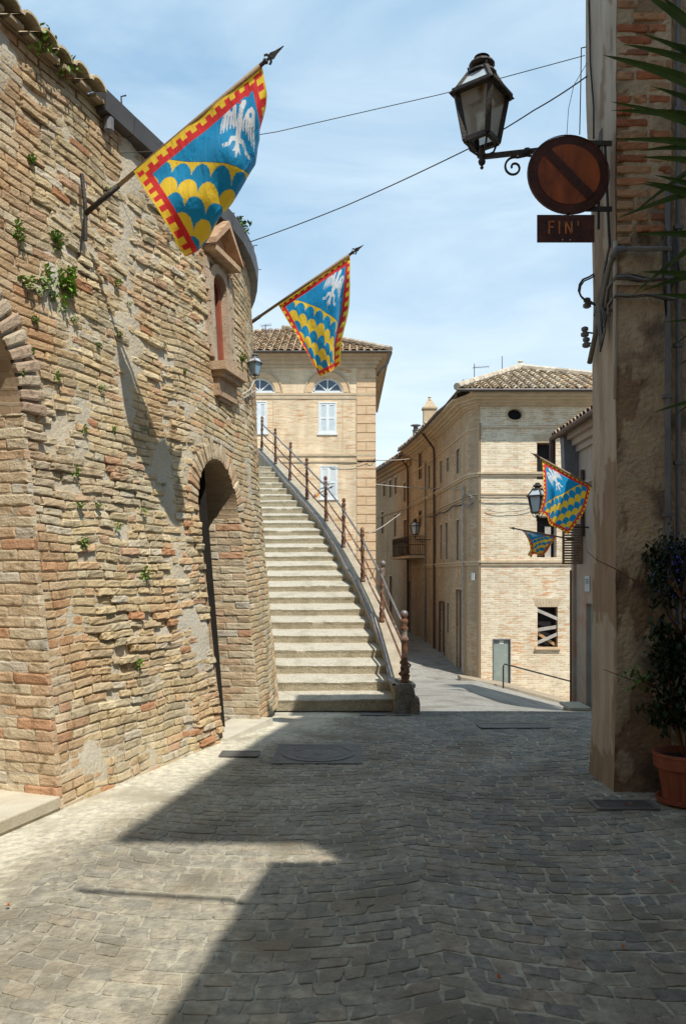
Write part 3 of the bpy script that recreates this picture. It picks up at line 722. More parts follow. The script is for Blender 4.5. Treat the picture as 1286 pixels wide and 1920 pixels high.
# roof plane, tiles at near eave, sheet metal fascia round the tower
mb = MB(); n = 60
for k in range(n):
    s0_, s1_ = SEND*k/n, SEND*(k+1)/n
    mb.poly([wm(s0_,ZT-.02,.04), wm(s1_,ZT-.02,.04), wm(s1_,ZT+.9,-3.0), wm(s0_,ZT+.9,-3.0)])
c0 = [wm(SEND*k/n, ZT+.9, -3.0) for k in range(n+1)]
mb.poly(c0)
mb.poly([wm(SEND,0,0), wm(SEND,0,-3), wm(SEND,ZT+.9,-3), wm(SEND,ZT,0)]); mb.poly([wm(0,0,0), wm(0,0,-3), wm(0,ZT+.9,-3), wm(0,ZT,0)])
mb.col = (.4,.33,.25)
mb.build('roof', mat('roof_under', (.34,.25,.17),(.25,.18,.12),5), house)
ST = s_at(6.63)
mb = MB(); s = s_at(5.0); random.seed(3)
while s < ST:
    for rr in range(3):
        kr = random.uniform(.75,1.1); mb.col = tuple(x*kr for x in (.52,.43,.29))
        dd = .14-.32*rr+random.uniform(-.02,.02); ring0 = []; ring1 = []
        for k in range(7):
            t = math.pi*k/6
            ring0.append(mb.vert(wm(s-math.cos(t)*.10, ZT+.02+math.sin(t)*.075+.05*rr+.03, dd)))
            ring1.append(mb.vert(wm(s-math.cos(t)*.085, ZT+.11+math.sin(t)*.06+.05*rr+.03, dd-.40)))
        for k in range(6): mb.face((ring0[k], ring0[k+1], ring1[k+1], ring1[k]))
        r3 = [mb.vert(wm(s-math.cos(math.pi*k/6)*.08, ZT+.02+math.sin(math.pi*k/6)*.055+.05*rr+.03, dd)) for k in range(7)]
        for k in range(6): mb.face((ring0[k+1], ring0[k], r3[k], r3[k+1]))
        r4 = [mb.vert(wm(s-math.cos(math.pi*k/6)*.07, ZT+.10+math.sin(math.pi*k/6)*.045+.05*rr+.03, dd-.40)) for k in range(7)]
        for k in range(6): mb.face((r3[k], r3[k+1], r4[k+1], r4[k]))
    # under tile between
    if True:
        kr = random.uniform(.6,.85); mb.col = tuple(x*kr for x in (.50,.40,.27))
        fbox(mb, wm, s+.03, s+.17, ZT-.01, ZT+.02, -.4, .10)
    s += .20
mb.build('eave_tiles', M_tile, house)['label'] = 'row of worn clay tiles along the near eave'
mb = MB(); ss = ST+.02; k = 0
fasc = []
while ss < SEND-.3:
    s2 = ss+.42
    z0, z1 = ZT-.08, ZT+.11
    mb.hexa([wm(ss,z0,-.05), wm(s2-.008,z0,-.05), wm(s2-.008,z0+.02,.11), wm(ss,z0+.02,.11), wm(ss,z1,-.05), wm(s2-.008,z1,-.05), wm(s2-.008,z1,.13), wm(ss,z1,.13)])
    ss = s2
f_ = mb.build('gutter_fascia', M_fascia, house); f_['label'] = 'dark sheet metal fascia in flat segments'
ss = ST+.25
while ss < SEND-.6:
    m2 = MB(); m2.tube([wm(ss,ZT+.10,.12), wm(ss,ZT+.18,.12), wm(ss,ZT+.18,.17)], .007, 4); m2.build('gutter_hook', M_iron, f_); ss += .84
mb = MB(); mb.lathe(wm(ST+.12, ZT-.2, .06), [(.03,0),(.045,.02),(.045,.12),(.03,.14)], 8); mb.build('gutter_outlet', M_greypipe, f_)
# ============================================================ STAIRCASE
XR = [(0,.68),(1,.65),(3,.61),(4.1,.55),(5,.484),(6,.41),(7.2,.317),(8.4,.228),(9.3,.12),(10,.04),(11.2,-.06),(12.2,-.15),(13.1,-.25),(14.6,-.385),(15.7,-.51),(17,-.71),(19,-.995),(20,-1.14),(21.4,-1.34),(25,-1.78),(29,-2.42)]
CO = [(1.5,.13),(5,.14),(12,.16),(15.7,.10),(20,.10),(26,-.02)]
def sy(n): return 10.7+.405*(n-1)
def sz(n): return -.18+.185*n
def xr(n): return interp(XR, n)
stair = thing('stone_staircase', 'long worn stone staircase climbing beside the tower, with a rendered side wall', 'staircase', (-.3, 10.7, -.18))
random.seed(21)
for n in range(1, 26):
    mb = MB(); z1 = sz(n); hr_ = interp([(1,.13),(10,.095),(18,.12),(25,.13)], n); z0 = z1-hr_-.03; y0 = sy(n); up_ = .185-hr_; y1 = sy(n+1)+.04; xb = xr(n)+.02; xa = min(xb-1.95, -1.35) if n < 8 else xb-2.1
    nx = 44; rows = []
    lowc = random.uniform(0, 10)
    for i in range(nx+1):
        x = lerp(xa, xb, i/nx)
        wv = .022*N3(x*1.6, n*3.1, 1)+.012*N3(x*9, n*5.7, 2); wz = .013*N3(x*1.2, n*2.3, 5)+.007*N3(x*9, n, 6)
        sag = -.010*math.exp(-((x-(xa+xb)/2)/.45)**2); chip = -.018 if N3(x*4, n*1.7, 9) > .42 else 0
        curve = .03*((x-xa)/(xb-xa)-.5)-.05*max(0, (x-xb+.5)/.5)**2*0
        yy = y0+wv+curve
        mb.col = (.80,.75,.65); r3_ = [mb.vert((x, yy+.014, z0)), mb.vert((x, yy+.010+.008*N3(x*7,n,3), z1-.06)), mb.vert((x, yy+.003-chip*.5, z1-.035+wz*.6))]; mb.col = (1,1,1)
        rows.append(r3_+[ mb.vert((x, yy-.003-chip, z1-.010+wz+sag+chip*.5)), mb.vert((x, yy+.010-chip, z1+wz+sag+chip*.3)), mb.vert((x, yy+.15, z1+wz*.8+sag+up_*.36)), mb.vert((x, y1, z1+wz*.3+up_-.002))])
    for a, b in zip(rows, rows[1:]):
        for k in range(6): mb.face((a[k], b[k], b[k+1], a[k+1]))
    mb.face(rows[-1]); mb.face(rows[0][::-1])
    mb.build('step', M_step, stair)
# landing
mb = MB(); mb.poly([(-6,20.6,4.40),(-1.5,20.6,4.40),(-1.5,33.5,4.40),(-6,33.5,4.40)]); mb.build('landing', M_step, stair)
# side wall with coping, follows the outer ends of the steps
def cx(n): return xr(n)+.02
mb = MB(); mc = MB(); prev = None
K = [(.55+.5*i) for i in range(58)]
pts = []
for n in K:
    y = sy(n); z = sz(n)+interp(CO, n)
    if n < 1.5: z = sz(1.5)+.13
    pts.append((n, cx(n), y, z))
for (n0, x0, y0, z0), (n1, x1, y1, z1) in zip(pts, pts[1:]):
    b0 = g(x0, y0)-.2; b1 = g(x1, y1)-.2
    W = .24
    mb.hexa([(x0,y0,b0),(x0+W,y0,b0),(x1+W,y1,b1),(x1,y1,b1),(x0,y0,z0-.05),(x0+W,y0,z0-.05),(x1+W,y1,z1-.05),(x1,y1,z1-.05)])
    mc.hexa([(x0-.035,y0,z0-.047),(x0+W+.03,y0,z0-.047),(x1+W+.03,y1,z1-.047),(x1-.035,y1,z1-.047),(x0-.035,y0,z0),(x0+W+.03,y0,z0),(x1+W+.03,y1,z1),(x1-.035,y1,z1)])
mb.build('side_wall', M_parapet, stair); mc.build('coping', M_coping, stair)
me_ = MB(); P = [(x0-.02, y0, z0+.012) for n0, x0, y0, z0 in pts]
for a, b in zip(P, P[1:]): me_.hexa([(a[0]-.02,a[1],a[2]-.03),(a[0]+.03,a[1],a[2]-.03),(b[0]+.03,b[1],b[2]-.03),(b[0]-.02,b[1],b[2]-.03),(a[0]-.02,a[1],a[2]),(a[0]+.03,a[1],a[2]),(b[0]+.03,b[1],b[2]),(b[0]-.02,b[1],b[2])])
me_.build('edge_strip', M_ironrail, stair)
# rough base block carrying the newel
mb = MB(); random.seed(8)
def rough(mb, x0, y0, z0, x1, y1, z1, n=5, j=.02):
    for ax in range(6):
        grid = []
        for i in range(n+1):
            for k in range(n+1):
                u, v = i/n, k/n
                p = [(u,0,v),(u,1,v),(0,u,v),(1,u,v),(u,v,0),(u,v,1)][ax]
                x = lerp(x0,x1,p[0]); y = lerp(y0,y1,p[1]); z = lerp(z0,z1,p[2])
                dv = noise.noise_vector(Vector((x*5, y*5, z*5)))*j
                rr = .03*(abs(p[0]-.5)*2)**6*(abs(p[2]-.5)*2)**6
                grid.append(mb.vert((x+dv.x-(rr if p[0]>.5 else -rr), y+dv.y, z+dv.z)))
        for i in range(n):
            for k in range(n):
                f = (i*(n+1)+k, (i+1)*(n+1)+k, (i+1)*(n+1)+k+1, i*(n+1)+k+1)
                mb.face([grid[q] for q in (f if ax in (0,3,5) else f[::-1])])
rough(mb, .70, 10.42, -.3, .93, 10.98, .24, 6, .045); rough(mb, .88, 10.40, -.3, 1.0, 10.9, .05, 5, .04)
mb.build('base_block', mat('dark_rubble', (.20,.17,.13),(.12,.10,.08),6,.95,.9,30,dist=.03,c3=(.32,.28,.21),p3=(.55,.7),s3=5), stair)

# ------------------------------------------------------------ railing
rail = thing('iron_stair_railing', 'rusty iron railing with turned posts and three rails up the staircase', 'railing', (.8, 10.6, .3))
NL = [.75, 5.3, 8.6, 12, 15.5, 18.6, 22.0, 25.6, 28.6]
tops = []
for i, n in enumerate(NL):
    x = cx(n)+.12; y = sy(n); z = sz(n)+interp(CO, n)-.01
    if i == 0: x = .82; y = 10.62; z = .235
    tops.append((x, y, z))
    lean = random.uniform(-.02, .02)
    def PR(h, r): return (r, h)
    k = 1.25 if i == 0 else .92
    prof = [(.060,0),(.062,.03),(.045,.05),(.058,.10),(.060,.16),(.042,.19),(.058,.22),(.050,.27),(.036,.31),(.040,.40),(.044,.50),(.040,.58),(.056,.60),(.054,.63),(.036,.66),(.038,.74),(.052,.76),(.050,.79),(.034,.82),(.050,.85),(.056,.875),(.050,.90),(.028,.915),(.045,.935),(.052,.96),(.044,.99),(.016,1.01)]
    m2 = MB(); m2.lathe((x, y, z), [(r*k*(.80 if i else .80), h*.93) for r, h in prof], 10, (lean, 0, 1))
    if i == 0:
        for q in range(8):
            a = q*2.4; h = .05+.028*q
            m2.tube([(x+math.cos(a)*.045, y+math.sin(a)*.045, z+h), (x+math.cos(a+.6)*.075, y+math.sin(a+.6)*.075, z+h+.04), (x+math.cos(a+1.2)*.048, y+math.sin(a+1.2)*.048, z+h+.07)], .014, 5)
    po = m2.build('post', M_rust, rail, smooth=True)
    if i == 0: po['label'] = 'ornate newel post with a ball top at the foot of the stairs'
    if i in (0, 1):
        m3 = MB(); m3.lathe((x+lean*.9, y, z+.865), [(.015,0),(.044,.015),(.052,.045),(.046,.075),(.02,.095)], 12); m3.build('ball', M_ironrail, po, smooth=True)
for h, r in ((.80, .019), (.52, .016), (.27, .016)):
    m2 = MB(); P = []
    for (x, y, z), (x2, y2, z2) in zip(tops, tops[1:]):
        for t in (0, .25, .5, .75):
            P.append((lerp(x, x2, t)-.01, lerp(y, y2, t), lerp(z, z2, t)+h*.93+.02*math.sin(math.pi*t)*(-1)+random.uniform(-.006,.006)))
    P.append((tops[-1][0], tops[-1][1], tops[-1][2]+h*.93))
    m2.tube(P, r, 6); m2.build('rail', M_ironrail if h > .6 else M_rust, rail, smooth=True)

# ============================================================ CENTRE PALAZZO (Y = 34)
YC = 34.0; kc = YC/1500
def cX(x): return (x-643)*kc
def cZ(y): return 1.65-(y-1080)*kc
def cf(s, z, d): return Vector((s, YC-d, z))
cen = thing('brick_palazzo', 'peach brick palazzo with white shutters and fanlights above the stairs', 'palazzo', (-4, 34, -1.5))
mb = MB(); xl, xrr = -10.0, cX(703)
zt = cZ(676)
holes = []
wins = [(597, 631, 754, 813), (600, 633, 873, 935), (471, 501, 752, 812), (471, 501, 873, 935)]
for a, b, c, d in wins: holes.append((cX(a), cX(b), cZ(d), cZ(c)))
fans = [(614, 735, 27, 26), (487, 735, 27, 26)]
for x, y, r, h in fans: holes.append((cX(x-r-4), cX(x+r+4), cZ(y+1), cZ(y-h-5), 'r'))
facade(mb, cf, xl, xrr, -2.6, zt, holes, .14)
for x, y, r, h in fans:
    xc = cX(x); zc = cZ(y); R_ = r*kc; H_ = h*kc
    shape = [(xc+R_*math.cos(t), zc+H_*math.sin(t)) for t in [math.pi*k/16 for k in range(17)]]
    ringfill(mb, cf, (cX(x-r-4), cX(x+r+4), cZ(y+1), cZ(y-h-5)), shape, .14)
mb.poly([(xrr,YC,-2.6),(xrr,YC+12,-2.6),(xrr,YC+12,zt),(xrr,YC,zt)], [(0,-2.6),(12,-2.6),(12,zt),(0,zt)])
mb.poly([(xl,YC,-2.6),(xl,YC+12,-2.6),(xl,YC+12,zt),(xl,YC,zt)], [(0,-2.6),(12,-2.6),(12,zt),(0,zt)])
mb.build('wall', M_centre, cen)
# strings, panels
for y0, y1, d in ((737, 741, .05), (741, 748, .03), (851, 855, .05), (864, 867, .04)):
    mb = MB(); fbox(mb, cf, xl, xrr+d*.6, cZ(y1), cZ(y0), -.02, d); mb.build('string_course', M_trim, cen)
for x in (512.5, 642.5, 667):
    mb = MB(); fbox(mb, cf, cX(x)-.012, cX(x)+.012, cZ(851), cZ(748), -.02, .016); mb.build('panel_edge', M_trim, cen)
# quoins
random.seed(4)
y = 693; k = 0
while y < 1130:
    mb = MB(); a, b = cX(669), xrr+.03
    z1, z0 = cZ(y), cZ(y+16.2)
    if k % 2: fbox(mb, cf, a, b, z0+.012, z1-.012, -.05, .04)
    else:
        m_ = lerp(a, b, .5); fbox(mb, cf, a, m_-.008, z0+.012, z1-.012, -.05, .04); fbox(mb, cf, m_+.008, b, z0+.012, z1-.012, -.05, .04)
    mb.hexa([(b-.03,YC,z0+.012),(b,YC,z0+.012),(b,YC+.6,z0+.012),(b-.03,YC+.6,z0+.012),(b-.03,YC,z1-.012),(b,YC,z1-.012),(b,YC+.6,z1-.012),(b-.03,YC+.6,z1-.012)])
    mb.build('quoin', M_quoin, cen); y += 17; k += 1
# cornice
cor = MB()
for i, (ya, yb, d) in enumerate(((684, 690, .08), (677, 684, .16), (671, 677, .28), (668, 671, .48))):
    z0, z1 = cZ(yb), cZ(ya)+(.003 if i else 0)
    cor.hexa([(xl,YC-d,z0),(xrr+d,YC-d,z0),(xrr+d,YC+6,z0),(xl,YC+6,z0),(xl,YC-d,z1),(xrr+d,YC-d,z1),(xrr+d,YC+6,z1),(xl,YC+6,z1)])
cor.build('cornice', M_trim, cen)
# fan windows
for x, y, r, h in fans:
    xc = cX(x); zc = cZ(y); R_ = r*kc; H_ = h*kc
    fw = MB(); surround(fw, cf, xc, R_-.06, zc, zc, H_-.06, .06, -.13, -.07, 16); fbox(fw, cf, xc-R_, xc+R_, zc, zc+.07, -.13, -.07)
    for t in (45, 90, 135):
        a = math.radians(t); p = cf(xc, zc+.05, -.095); q_ = cf(xc+math.cos(a)*(R_-.05), zc+math.sin(a)*(H_-.05), -.095); fw.bar(p, q_, .05, .035, up=Vector((0,1,0)))
    fo = fw.build('fan_window', M_white, cen)
    gp = MB(); gp.poly([cf(xc+R_*math.cos(math.pi*k/16), zc+H_*math.sin(math.pi*k/16), -.12) for k in range(17)]); gp.build('pane', M_paneblue, fo)
    tr = MB(); surround(tr, cf, xc, R_+.06, zc-.02, zc, H_+.06, .20, -.02, .035, 18); tr.build('window_arch', M_quoin, fo)
    tr = MB(); surround(tr, cf, xc, R_+.32, zc-.02, zc, H_+.32, .05, -.02, .05, 18); tr.build('arch_moulding', M_trim, fo)
    ps = MB(); fbox(ps, cf, xc-R_-.05, xc+R_+.05, zc-.05, zc, -.1, .045); ps.build('sill', M_white, fo)
# shutters
for a, b, c, d in wins:
    xa, xb, za, zb = cX(a), cX(b), cZ(d), cZ(c)
    fo = MB(); 
    for (p, q_, r_, s_) in ((xa, xa+.05, za, zb), (xb-.05, xb, za, zb), (xa+.05, xb-.05, zb-.05, zb), (xa+.05, xb-.05, za, za+.05)): fbox(fo, cf, p, q_, r_, s_, -.1, .02)
    wo = fo.build('window', M_white, cen)
    xm = (xa+xb)/2
    for p, q_ in ((xa+.055, xm-.008), (xm+.008, xb-.055)):
        sh = MB()
        for (e, f, g_, h_) in ((p, p+.06, za+.055, zb-.055), (q_-.06, q_, za+.055, zb-.055), (p+.06, q_-.06, za+.055, za+.13), (p+.06, q_-.06, zb-.13, zb-.055), (p+.06, q_-.06, (za+zb)/2-.04, (za+zb)/2+.04)):
            fbox(sh, cf, e, f, g_, h_, -.05, .0)
        so_ = sh.build('shutter', M_white, wo)
        lv = MB(); z = za+.14
        while z < zb-.14:
            lv.hexa([cf(p+.06,z,-.045), cf(q_-.06,z,-.045), cf(q_-.06,z,-.012), cf(p+.06,z,-.012), cf(p+.06,z+.035,-.05), cf(q_-.06,z+.035,-.05), cf(q_-.06,z+.035,-.03), cf(p+.06,z+.035,-.03)]); z += .042
        lv.v = lv.v
        # louvres are surface pattern of the shutter: same mesh
        base_ = len(sh.v)
        me_extra = lv.build('louvre_panel', M_whiteshade, wo)
    si = MB(); fbox(si, cf, xa-.05, xb+.05, za-.06, za, -.1, .05); si.build('sill', M_white, wo)
# roof
mb = MB(); ze = cZ(667)+.0; e0 = Vector((-10.5, YC-.62, ze)); e1 = Vector((xrr+.62, YC-.62, ze))
apx = Vector((cX(530)*1.12, YC+4.6, 1.65+(1080-618)/1500*(YC+4.6)))
upv = Vector((0, apx.y-e0.y, apx.z-ze)); Lx = e1.x-e0.x; tx = (apx.x-e0.x)/Lx
tile_roof(mb, e0, e1, upv, lambda u, v: (v <= 1.0) and u <= 1-(1-tx)*v and u >= tx*v*.9 and u > .2*0, cw=.30, rh=.38, base=(.50,.39,.28))
ridge = apx-e1
for k in range(26):
    t = k/26; p = e1+(apx-e1)*t; q_ = e1+(apx-e1)*(t+.042); kr = random.uniform(.7,1.1); mb.col = tuple(c*kr for c in (.52,.42,.31))
    mb.tube([p+Vector((0,0,.10)), q_+Vector((0,0,.12))], [.13,.105], 7)
mb.build('roof_tiles', M_tile, cen)
mb = MB(); mb.poly([e0, e1, apx, apx-Vector((3,0,0))]); mb.poly([e1, Vector((e1.x, YC+12, ze)), apx]); mb.poly([e0, e1, e1+Vector((0,8,0)), e0+Vector((0,8,0))])
mb.build('roof_deck', M_lane, cen)
mb = MB(); mb.tube([(-10.4,YC-.66,ze+.0),(xrr+.68,YC-.66,ze+.0)], .045, 6); mb.build('gutter', M_fascia, cen)
mb = MB(); mb.tube([(xrr+.66,YC-.6,ze-.02),(xrr+.5,YC-.4,ze-.45),(xrr+.22,YC-.12,ze-.62),(xrr+.12,YC+.3,ze-.75)], .05, 6); mb.build('downpipe', M_greypipe, cen)

# ============================================================ CORNER PALACE (Y = 30) and its lane wing
YP = 30.0; kp = YP/1500
def pX(x): return (x-643)*kp
def pZ(y): return 1.65-(y-1080)*kp
def pf(s, z, d): return Vector((s, YP-d, z))
XC = pX(900)
pal = thing('corner_palace', 'pale brick corner palace with hipped tile roof and boarded ground floor window', 'palace', (7, 30, -2.5))
zt = pZ(748)
mb = MB(); holes = []
pw = [(1006,1041,830,899),(1006,1043,968,1045),(1007,1045,1138,1213)]
for a, b, c, d in pw: holes.append((pX(a), pX(b), pZ(d), pZ(c)))
dr = (pX(925), pX(955), pZ(1287), pZ(1200)); holes.append(dr)
ov = (965, 777, 14, 10.5); oxc, ozc, oR, oH = pX(965), pZ(777), 14*kp, 10.5*kp
orc = (oxc-oR-.1, oxc+oR+.1, ozc-oH-.1, ozc+oH+.1); holes.append(orc+('r',))
facade(mb, pf, XC, 12.5, -5.2, zt, holes, .30)
ringfill(mb, pf, orc, [(oxc+oR*math.cos(t), ozc+oH*math.sin(t)) for t in [2*math.pi*k/24 for k in range(24)]], .3)
mb.poly([(12.5,YP,-5.2),(12.5,YP+9,-5.2),(12.5,YP+9,zt),(12.5,YP,zt)], [(0,0),(9,0),(9,12),(0,12)])
mb.build('front_wall', M_plainbrick, pal)
mb = MB(); mb.box((XC+.2, YP+.32, -5), (12.3, YP+.4, zt)); mb.build('inner_dark', M_dark, pal)

out2 = MB()
for k in range(28):
    a0, a1 = 2*math.pi*k/28, 2*math.pi*(k+1)/28
    A = [(oxc+math.cos(a)*(oR+w_), ozc+math.sin(a)*(oH+w_)) for a, w_ in ((a0,.07),(a1,.07),(a1,0),(a0,0))]
    out2.hexa([pf(*p, -.05) for p in A]+[pf(*p, .03) for p in A])
oo = out2.build('oval_window', M_trim, pal)
m2 = MB(); m2.poly([pf(oxc+math.cos(2*math.pi*k/20)*oR*1.05, ozc+math.sin(2*math.pi*k/20)*oH*1.05, -.22) for k in range(20)]); m2.build('pane', M_dark, oo)
for i, (a, b, c, d) in enumerate(pw):
    xa, xb, za, zb = pX(a), pX(b), pZ(d), pZ(c)
    fo = MB()
    for (p, q_, r_, s_) in ((xa, xa+.04, za, zb), (xb-.04, xb, za, zb), (xa+.04, xb-.04, zb-.04, zb)): fbox(fo, pf, p, q_, r_, s_, -.29, -.2)
    if i == 1: fbox(fo, pf, lerp(xa,xb,.48), lerp(xa,xb,.78), za, za+1.2, -.28, -.22)
    wo = fo.build('window', M_plank if i == 1 else M_brown, pal)
    wo['label'] = ['open dark upper window', 'half open first floor window', 'ground floor window boarded with crossed planks'][i]
    # fan of bricks over the opening
    fb = MB(); n = 9
    for k in range(n):
        t0, t1 = k/n, (k+1)/n-.012
        x0, x1 = lerp(xa-.02, xb+.02, t0), lerp(xa-.02, xb+.02, t1); X0, X1 = lerp(xa-.16, xb+.16, t0), lerp(xa-.16, xb+.16, t1)
        fb.hexa([pf(x0,zb,-.1), pf(x1,zb,-.1), pf(x1,zb,.012), pf(x0,zb,.012), pf(X0,zb+.32,-.1), pf(X1,zb+.32,-.1), pf(X1,zb+.32,.012), pf(X0,zb+.32,.012)])
    fb.build('flat_arch', M_trim, wo)
    if i == 2:
        si = MB(); fbox(si, pf, xa-.1, xb+.1, za-.09, za, -.2, .10); si.build('sill', M_quoin, wo)
        for (u0, v0, u1, v1, m_) in ((0,.92,1,.70,M_plank),(0,.42,1,.50,M_plank),(0,.10,1,.32,M_plank),(0,.36,1,.02,M_yplank)):
            pb = MB(); yd = {0:.0}.get(0)
            dd = random.uniform(-.19,-.02); pb.bar(pf(lerp(xa,xb,u0)-.0, lerp(za,zb,v0), dd), pf(lerp(xa,xb,u1), lerp(za,zb,v1), dd), .12, .025, up=Vector((0,1,0)))
            # widen in the facade plane
            pb = MB(); A = pf(lerp(xa,xb,u0), lerp(za,zb,v0), dd); B = pf(lerp(xa,xb,u1), lerp(za,zb,v1), dd); h_ = Vector((0,0,.065)); t_ = Vector((0,-.022,0))
            pb.hexa([A-h_, B-h_, B-h_+t_, A-h_+t_, A+h_, B+h_, B+h_+t_, A+h_+t_]); pb.build('plank', m_, wo)
# door
mb = MB(); fbox(mb, pf, dr[0]+.01, dr[1]-.01, dr[2], dr[3]-.01, -.12, -.07); do = mb.build('door', M_metaldoor, pal)
mb = MB(); fbox(mb, pf, pX(936), pX(944), pZ(1208), pZ(1201), -.068, -.06); mb.build('notice', M_white, do)
mb = MB(); 
for (p, q_, r_, s_) in ((dr[0]-.04, dr[0], dr[2], dr[3]+.04), (dr[1], dr[1]+.04, dr[2], dr[3]+.04), (dr[0], dr[1], dr[3], dr[3]+.04)): fbox(mb, pf, p, q_, r_, s_, -.1, .015)
mb.build('door_frame', M_greypipe, do)
# lane wing curve
LP = [(5.14,30.0),(4.78,30.55),(4.72,31.2),(4.62,33),(4.43,36),(4.2,39),(3.95,41.5),(3.5,44.5),(2.9,48),(2.2,52),(1.2,57)]
LP = [Vector((a, b, 0)) for a, b in LP]; LS = [0]
for a, b in zip(LP, LP[1:]): LS.append(LS[-1]+(b-a).length)
def lf(s, z, d):
    s_ = max(0, min(LS[-1]-1e-4, s)); i = min(bisect.bisect_right(LS, s_)-1, len(LP)-2)
    t = (s_-LS[i])/(LS[i+1]-LS[i]); p = LP[i].lerp(LP[i+1], t); dr_ = (LP[i+1]-LP[i]).normalized()
    return p+Vector((-dr_.y, dr_.x, 0))*d+Vector((0, 0, z))
def lsY(Y):
    for i in range(len(LP)-1):
        if LP[i].y <= Y <= LP[i+1].y: return LS[i]+(Y-LP[i].y)/(LP[i+1].y-LP[i].y)*(LS[i+1]-LS[i])
def lpx(x):   # arc position of image column x on the lane wing
    lo, hi = .7, LS[-1]
    for _ in range(40):
        m_ = (lo+hi)/2; p = lf(m_, 0, 0)
        if p.x/p.y*1500+643 > x: lo = m_
        else: hi = m_
    return lo
def lz(x, y): p = lf(lpx(x), 0, 0); return 1.65-(y-1080)/1500*p.y
sE = lsY(43.2)
# openings on the lane wing: (x0,x1,ytop,ybottom,kind)
lo = [(856,862,842,887,'w'),(838.5,842,858,883,'w'),(825,829,864,905,'w'),(803.5,807,873,915,'w'),
      (856,862,975,1050,'w'),(836,840,980,1048,'w'),(826,829.5,984,1048,'w'),(812,816,988,1046,'w'),
      (786,790,848,898,'s'),(786,790,960,985,'s'),
      (855,866,1105,1262,'a'),(824,833,1130,1230,'d'),(838,843,1130,1186,'w'),(798,801,1122,1180,'w')]
mb = MB(); holes = []; info = []
for (xa, xb, yt, yb, kd) in lo:
    s0, s1 = lpx(xb), lpx(xa)
    if s1 < s0: s0, s1 = s1, s0
    m_ = (xa+xb)/2; z1, z0 = lz(m_, yt), lz(m_, yb)
    s1 = max(s1, s0+.5); holes.append((s0, s1, z0, z1)); info.append((s0, s1, z0, z1, kd))
facade(mb, lf, 0, sE, -4, zt, [h for h in holes if h[0] < sE], .18, LS[1:-1])
mb.build('lane_wall', M_lane, pal)
for s0, s1, z0, z1, kd in info:
    if s0 > sE: continue
    m2 = MB(); mt = {'w': M_darkglass, 's': M_white, 'a': M_brown, 'd': M_brown}[kd]
    m2.poly([lf(s0,z0,-.15), lf(s1,z0,-.15), lf(s1,z1,-.15), lf(s0,z1,-.15)])
    nm = {'w': 'window', 's': 'window', 'a': 'door', 'd': 'door'}[kd]
    wv = m2.build(nm, mt, pal)
    m3 = MB(); t_ = .07
    for (p, q_, r_, s_) in ((s0-t_, s0, z0, z1+t_), (s1, s1+t_, z0, z1+t_), (s0, s1, z1, z1+t_)): fbox(m3, lf, p, q_, r_, s_, -.05, .03)
    if kd in 'wa': fbox(m3, lf, s0, s0+.05, z0, z1, -.14, -.09); fbox(m3, lf, s1-.05, s1, z0, z1, -.14, -.09)
    m3.build('frame', M_trim if kd in 'wa' else M_brown, wv)
# corner pilaster
mb = MB(); fbox(mb, lf, .0, LS[2], -4, zt-.9, -.02, .05); fbox(mb, pf, XC, XC+.02, -4, zt-.9, -.02, .05)
mb.build('corner_pilaster', M_lane, pal)
# string courses round the corner
for y0, y1, d in ((885, 889, .10), (889, 893, .06), (925, 927.5, .05), (930, 932, .03), (1051, 1055, .09), (1055, 1060, .05)):
    mb = MB(); z0, z1 = pZ(y1), pZ(y0); fbox(mb, pf, XC-d*.2, 12.5, z0, z1, -.03, d)
    P = [s for s in LS if s < sE]+[sE]
    for a, b in zip(P, P[1:]): fbox(mb, lf, a, b, z0+.004, z1-.004, -.03, d)
    mb.build('string_course', M_trim, pal)
# cornice, stepping out
mb = MB(); P = [s for s in LS if s < sE]+[sE]
st_ = [(801, 804, .05), (760.5, 763, .08), (757, 760.5, .20), (753, 757, .36), (748, 753, .55), (743.5, 748, .78)]
for i, (ya, yb, d) in enumerate(st_):
    z0, z1 = pZ(yb), pZ(ya)+.002*(i % 2)
    fbox(mb, pf, XC-.02, 12.7, z0, z1, -.05, d)
    for a, b in zip(P, P[1:]): fbox(mb, lf, a, b, z0+.001, z1-.001, -.05, d*.82)
    if d > .08:
        c = Vector((XC, YP, 0)); mb.hexa([(XC,YP,z0+.002),(XC,YP-d,z0+.002),(XC-d*.55,YP-d,z0+.002),(XC-d*.9,YP+.1,z0+.002),(XC,YP,z1-.002),(XC,YP-d,z1-.002),(XC-d*.55,YP-d,z1-.002),(XC-d*.9,YP+.1,z1-.002)])
mb.build('cornice', M_trim, pal)
# roof: hipped front, lane slope behind
ze = pZ(743.5)+.03
E0 = Vector((XC-1.0, YP-.92, ze)); E1 = Vector((13.2, YP-.92, ze))
AP = Vector(((975-643)/1500*33.6, 33.6, 1.65+(1080-694)/1500*33.6))
upv = Vector((0, AP.y-E0.y, AP.z-ze)); Lx = E1.x-E0.x; tx = (AP.x-E0.x)/Lx
mb = MB(); random.seed(9)
BT = (.62,.54,.43)
tile_roof(mb, E0, E1, upv, lambda u, v: v <= 1.0 and u >= tx*v-.01 and u <= 1-(1-tx)*v, cw=.34, rh=.36, base=BT)
for A in (E0, E1):
    for k in range(14):
        t = k/14; p = A.lerp(AP, t); q_ = A.lerp(AP, t+.078); kr = random.uniform(.75,1.1); mb.col = tuple(c*kr for c in BT)
        mb.tube([p+Vector((0,0,.12)), q_+Vector((0,0,.15))], [.15,.12], 7)
mb.lathe(AP+Vector((0,0,.1)), [(.2,0),(.16,.12),(.05,.2),(.12,.26),(.02,.34)], 7)
mb.build('roof_tiles', M_tile, pal); mb = MB()
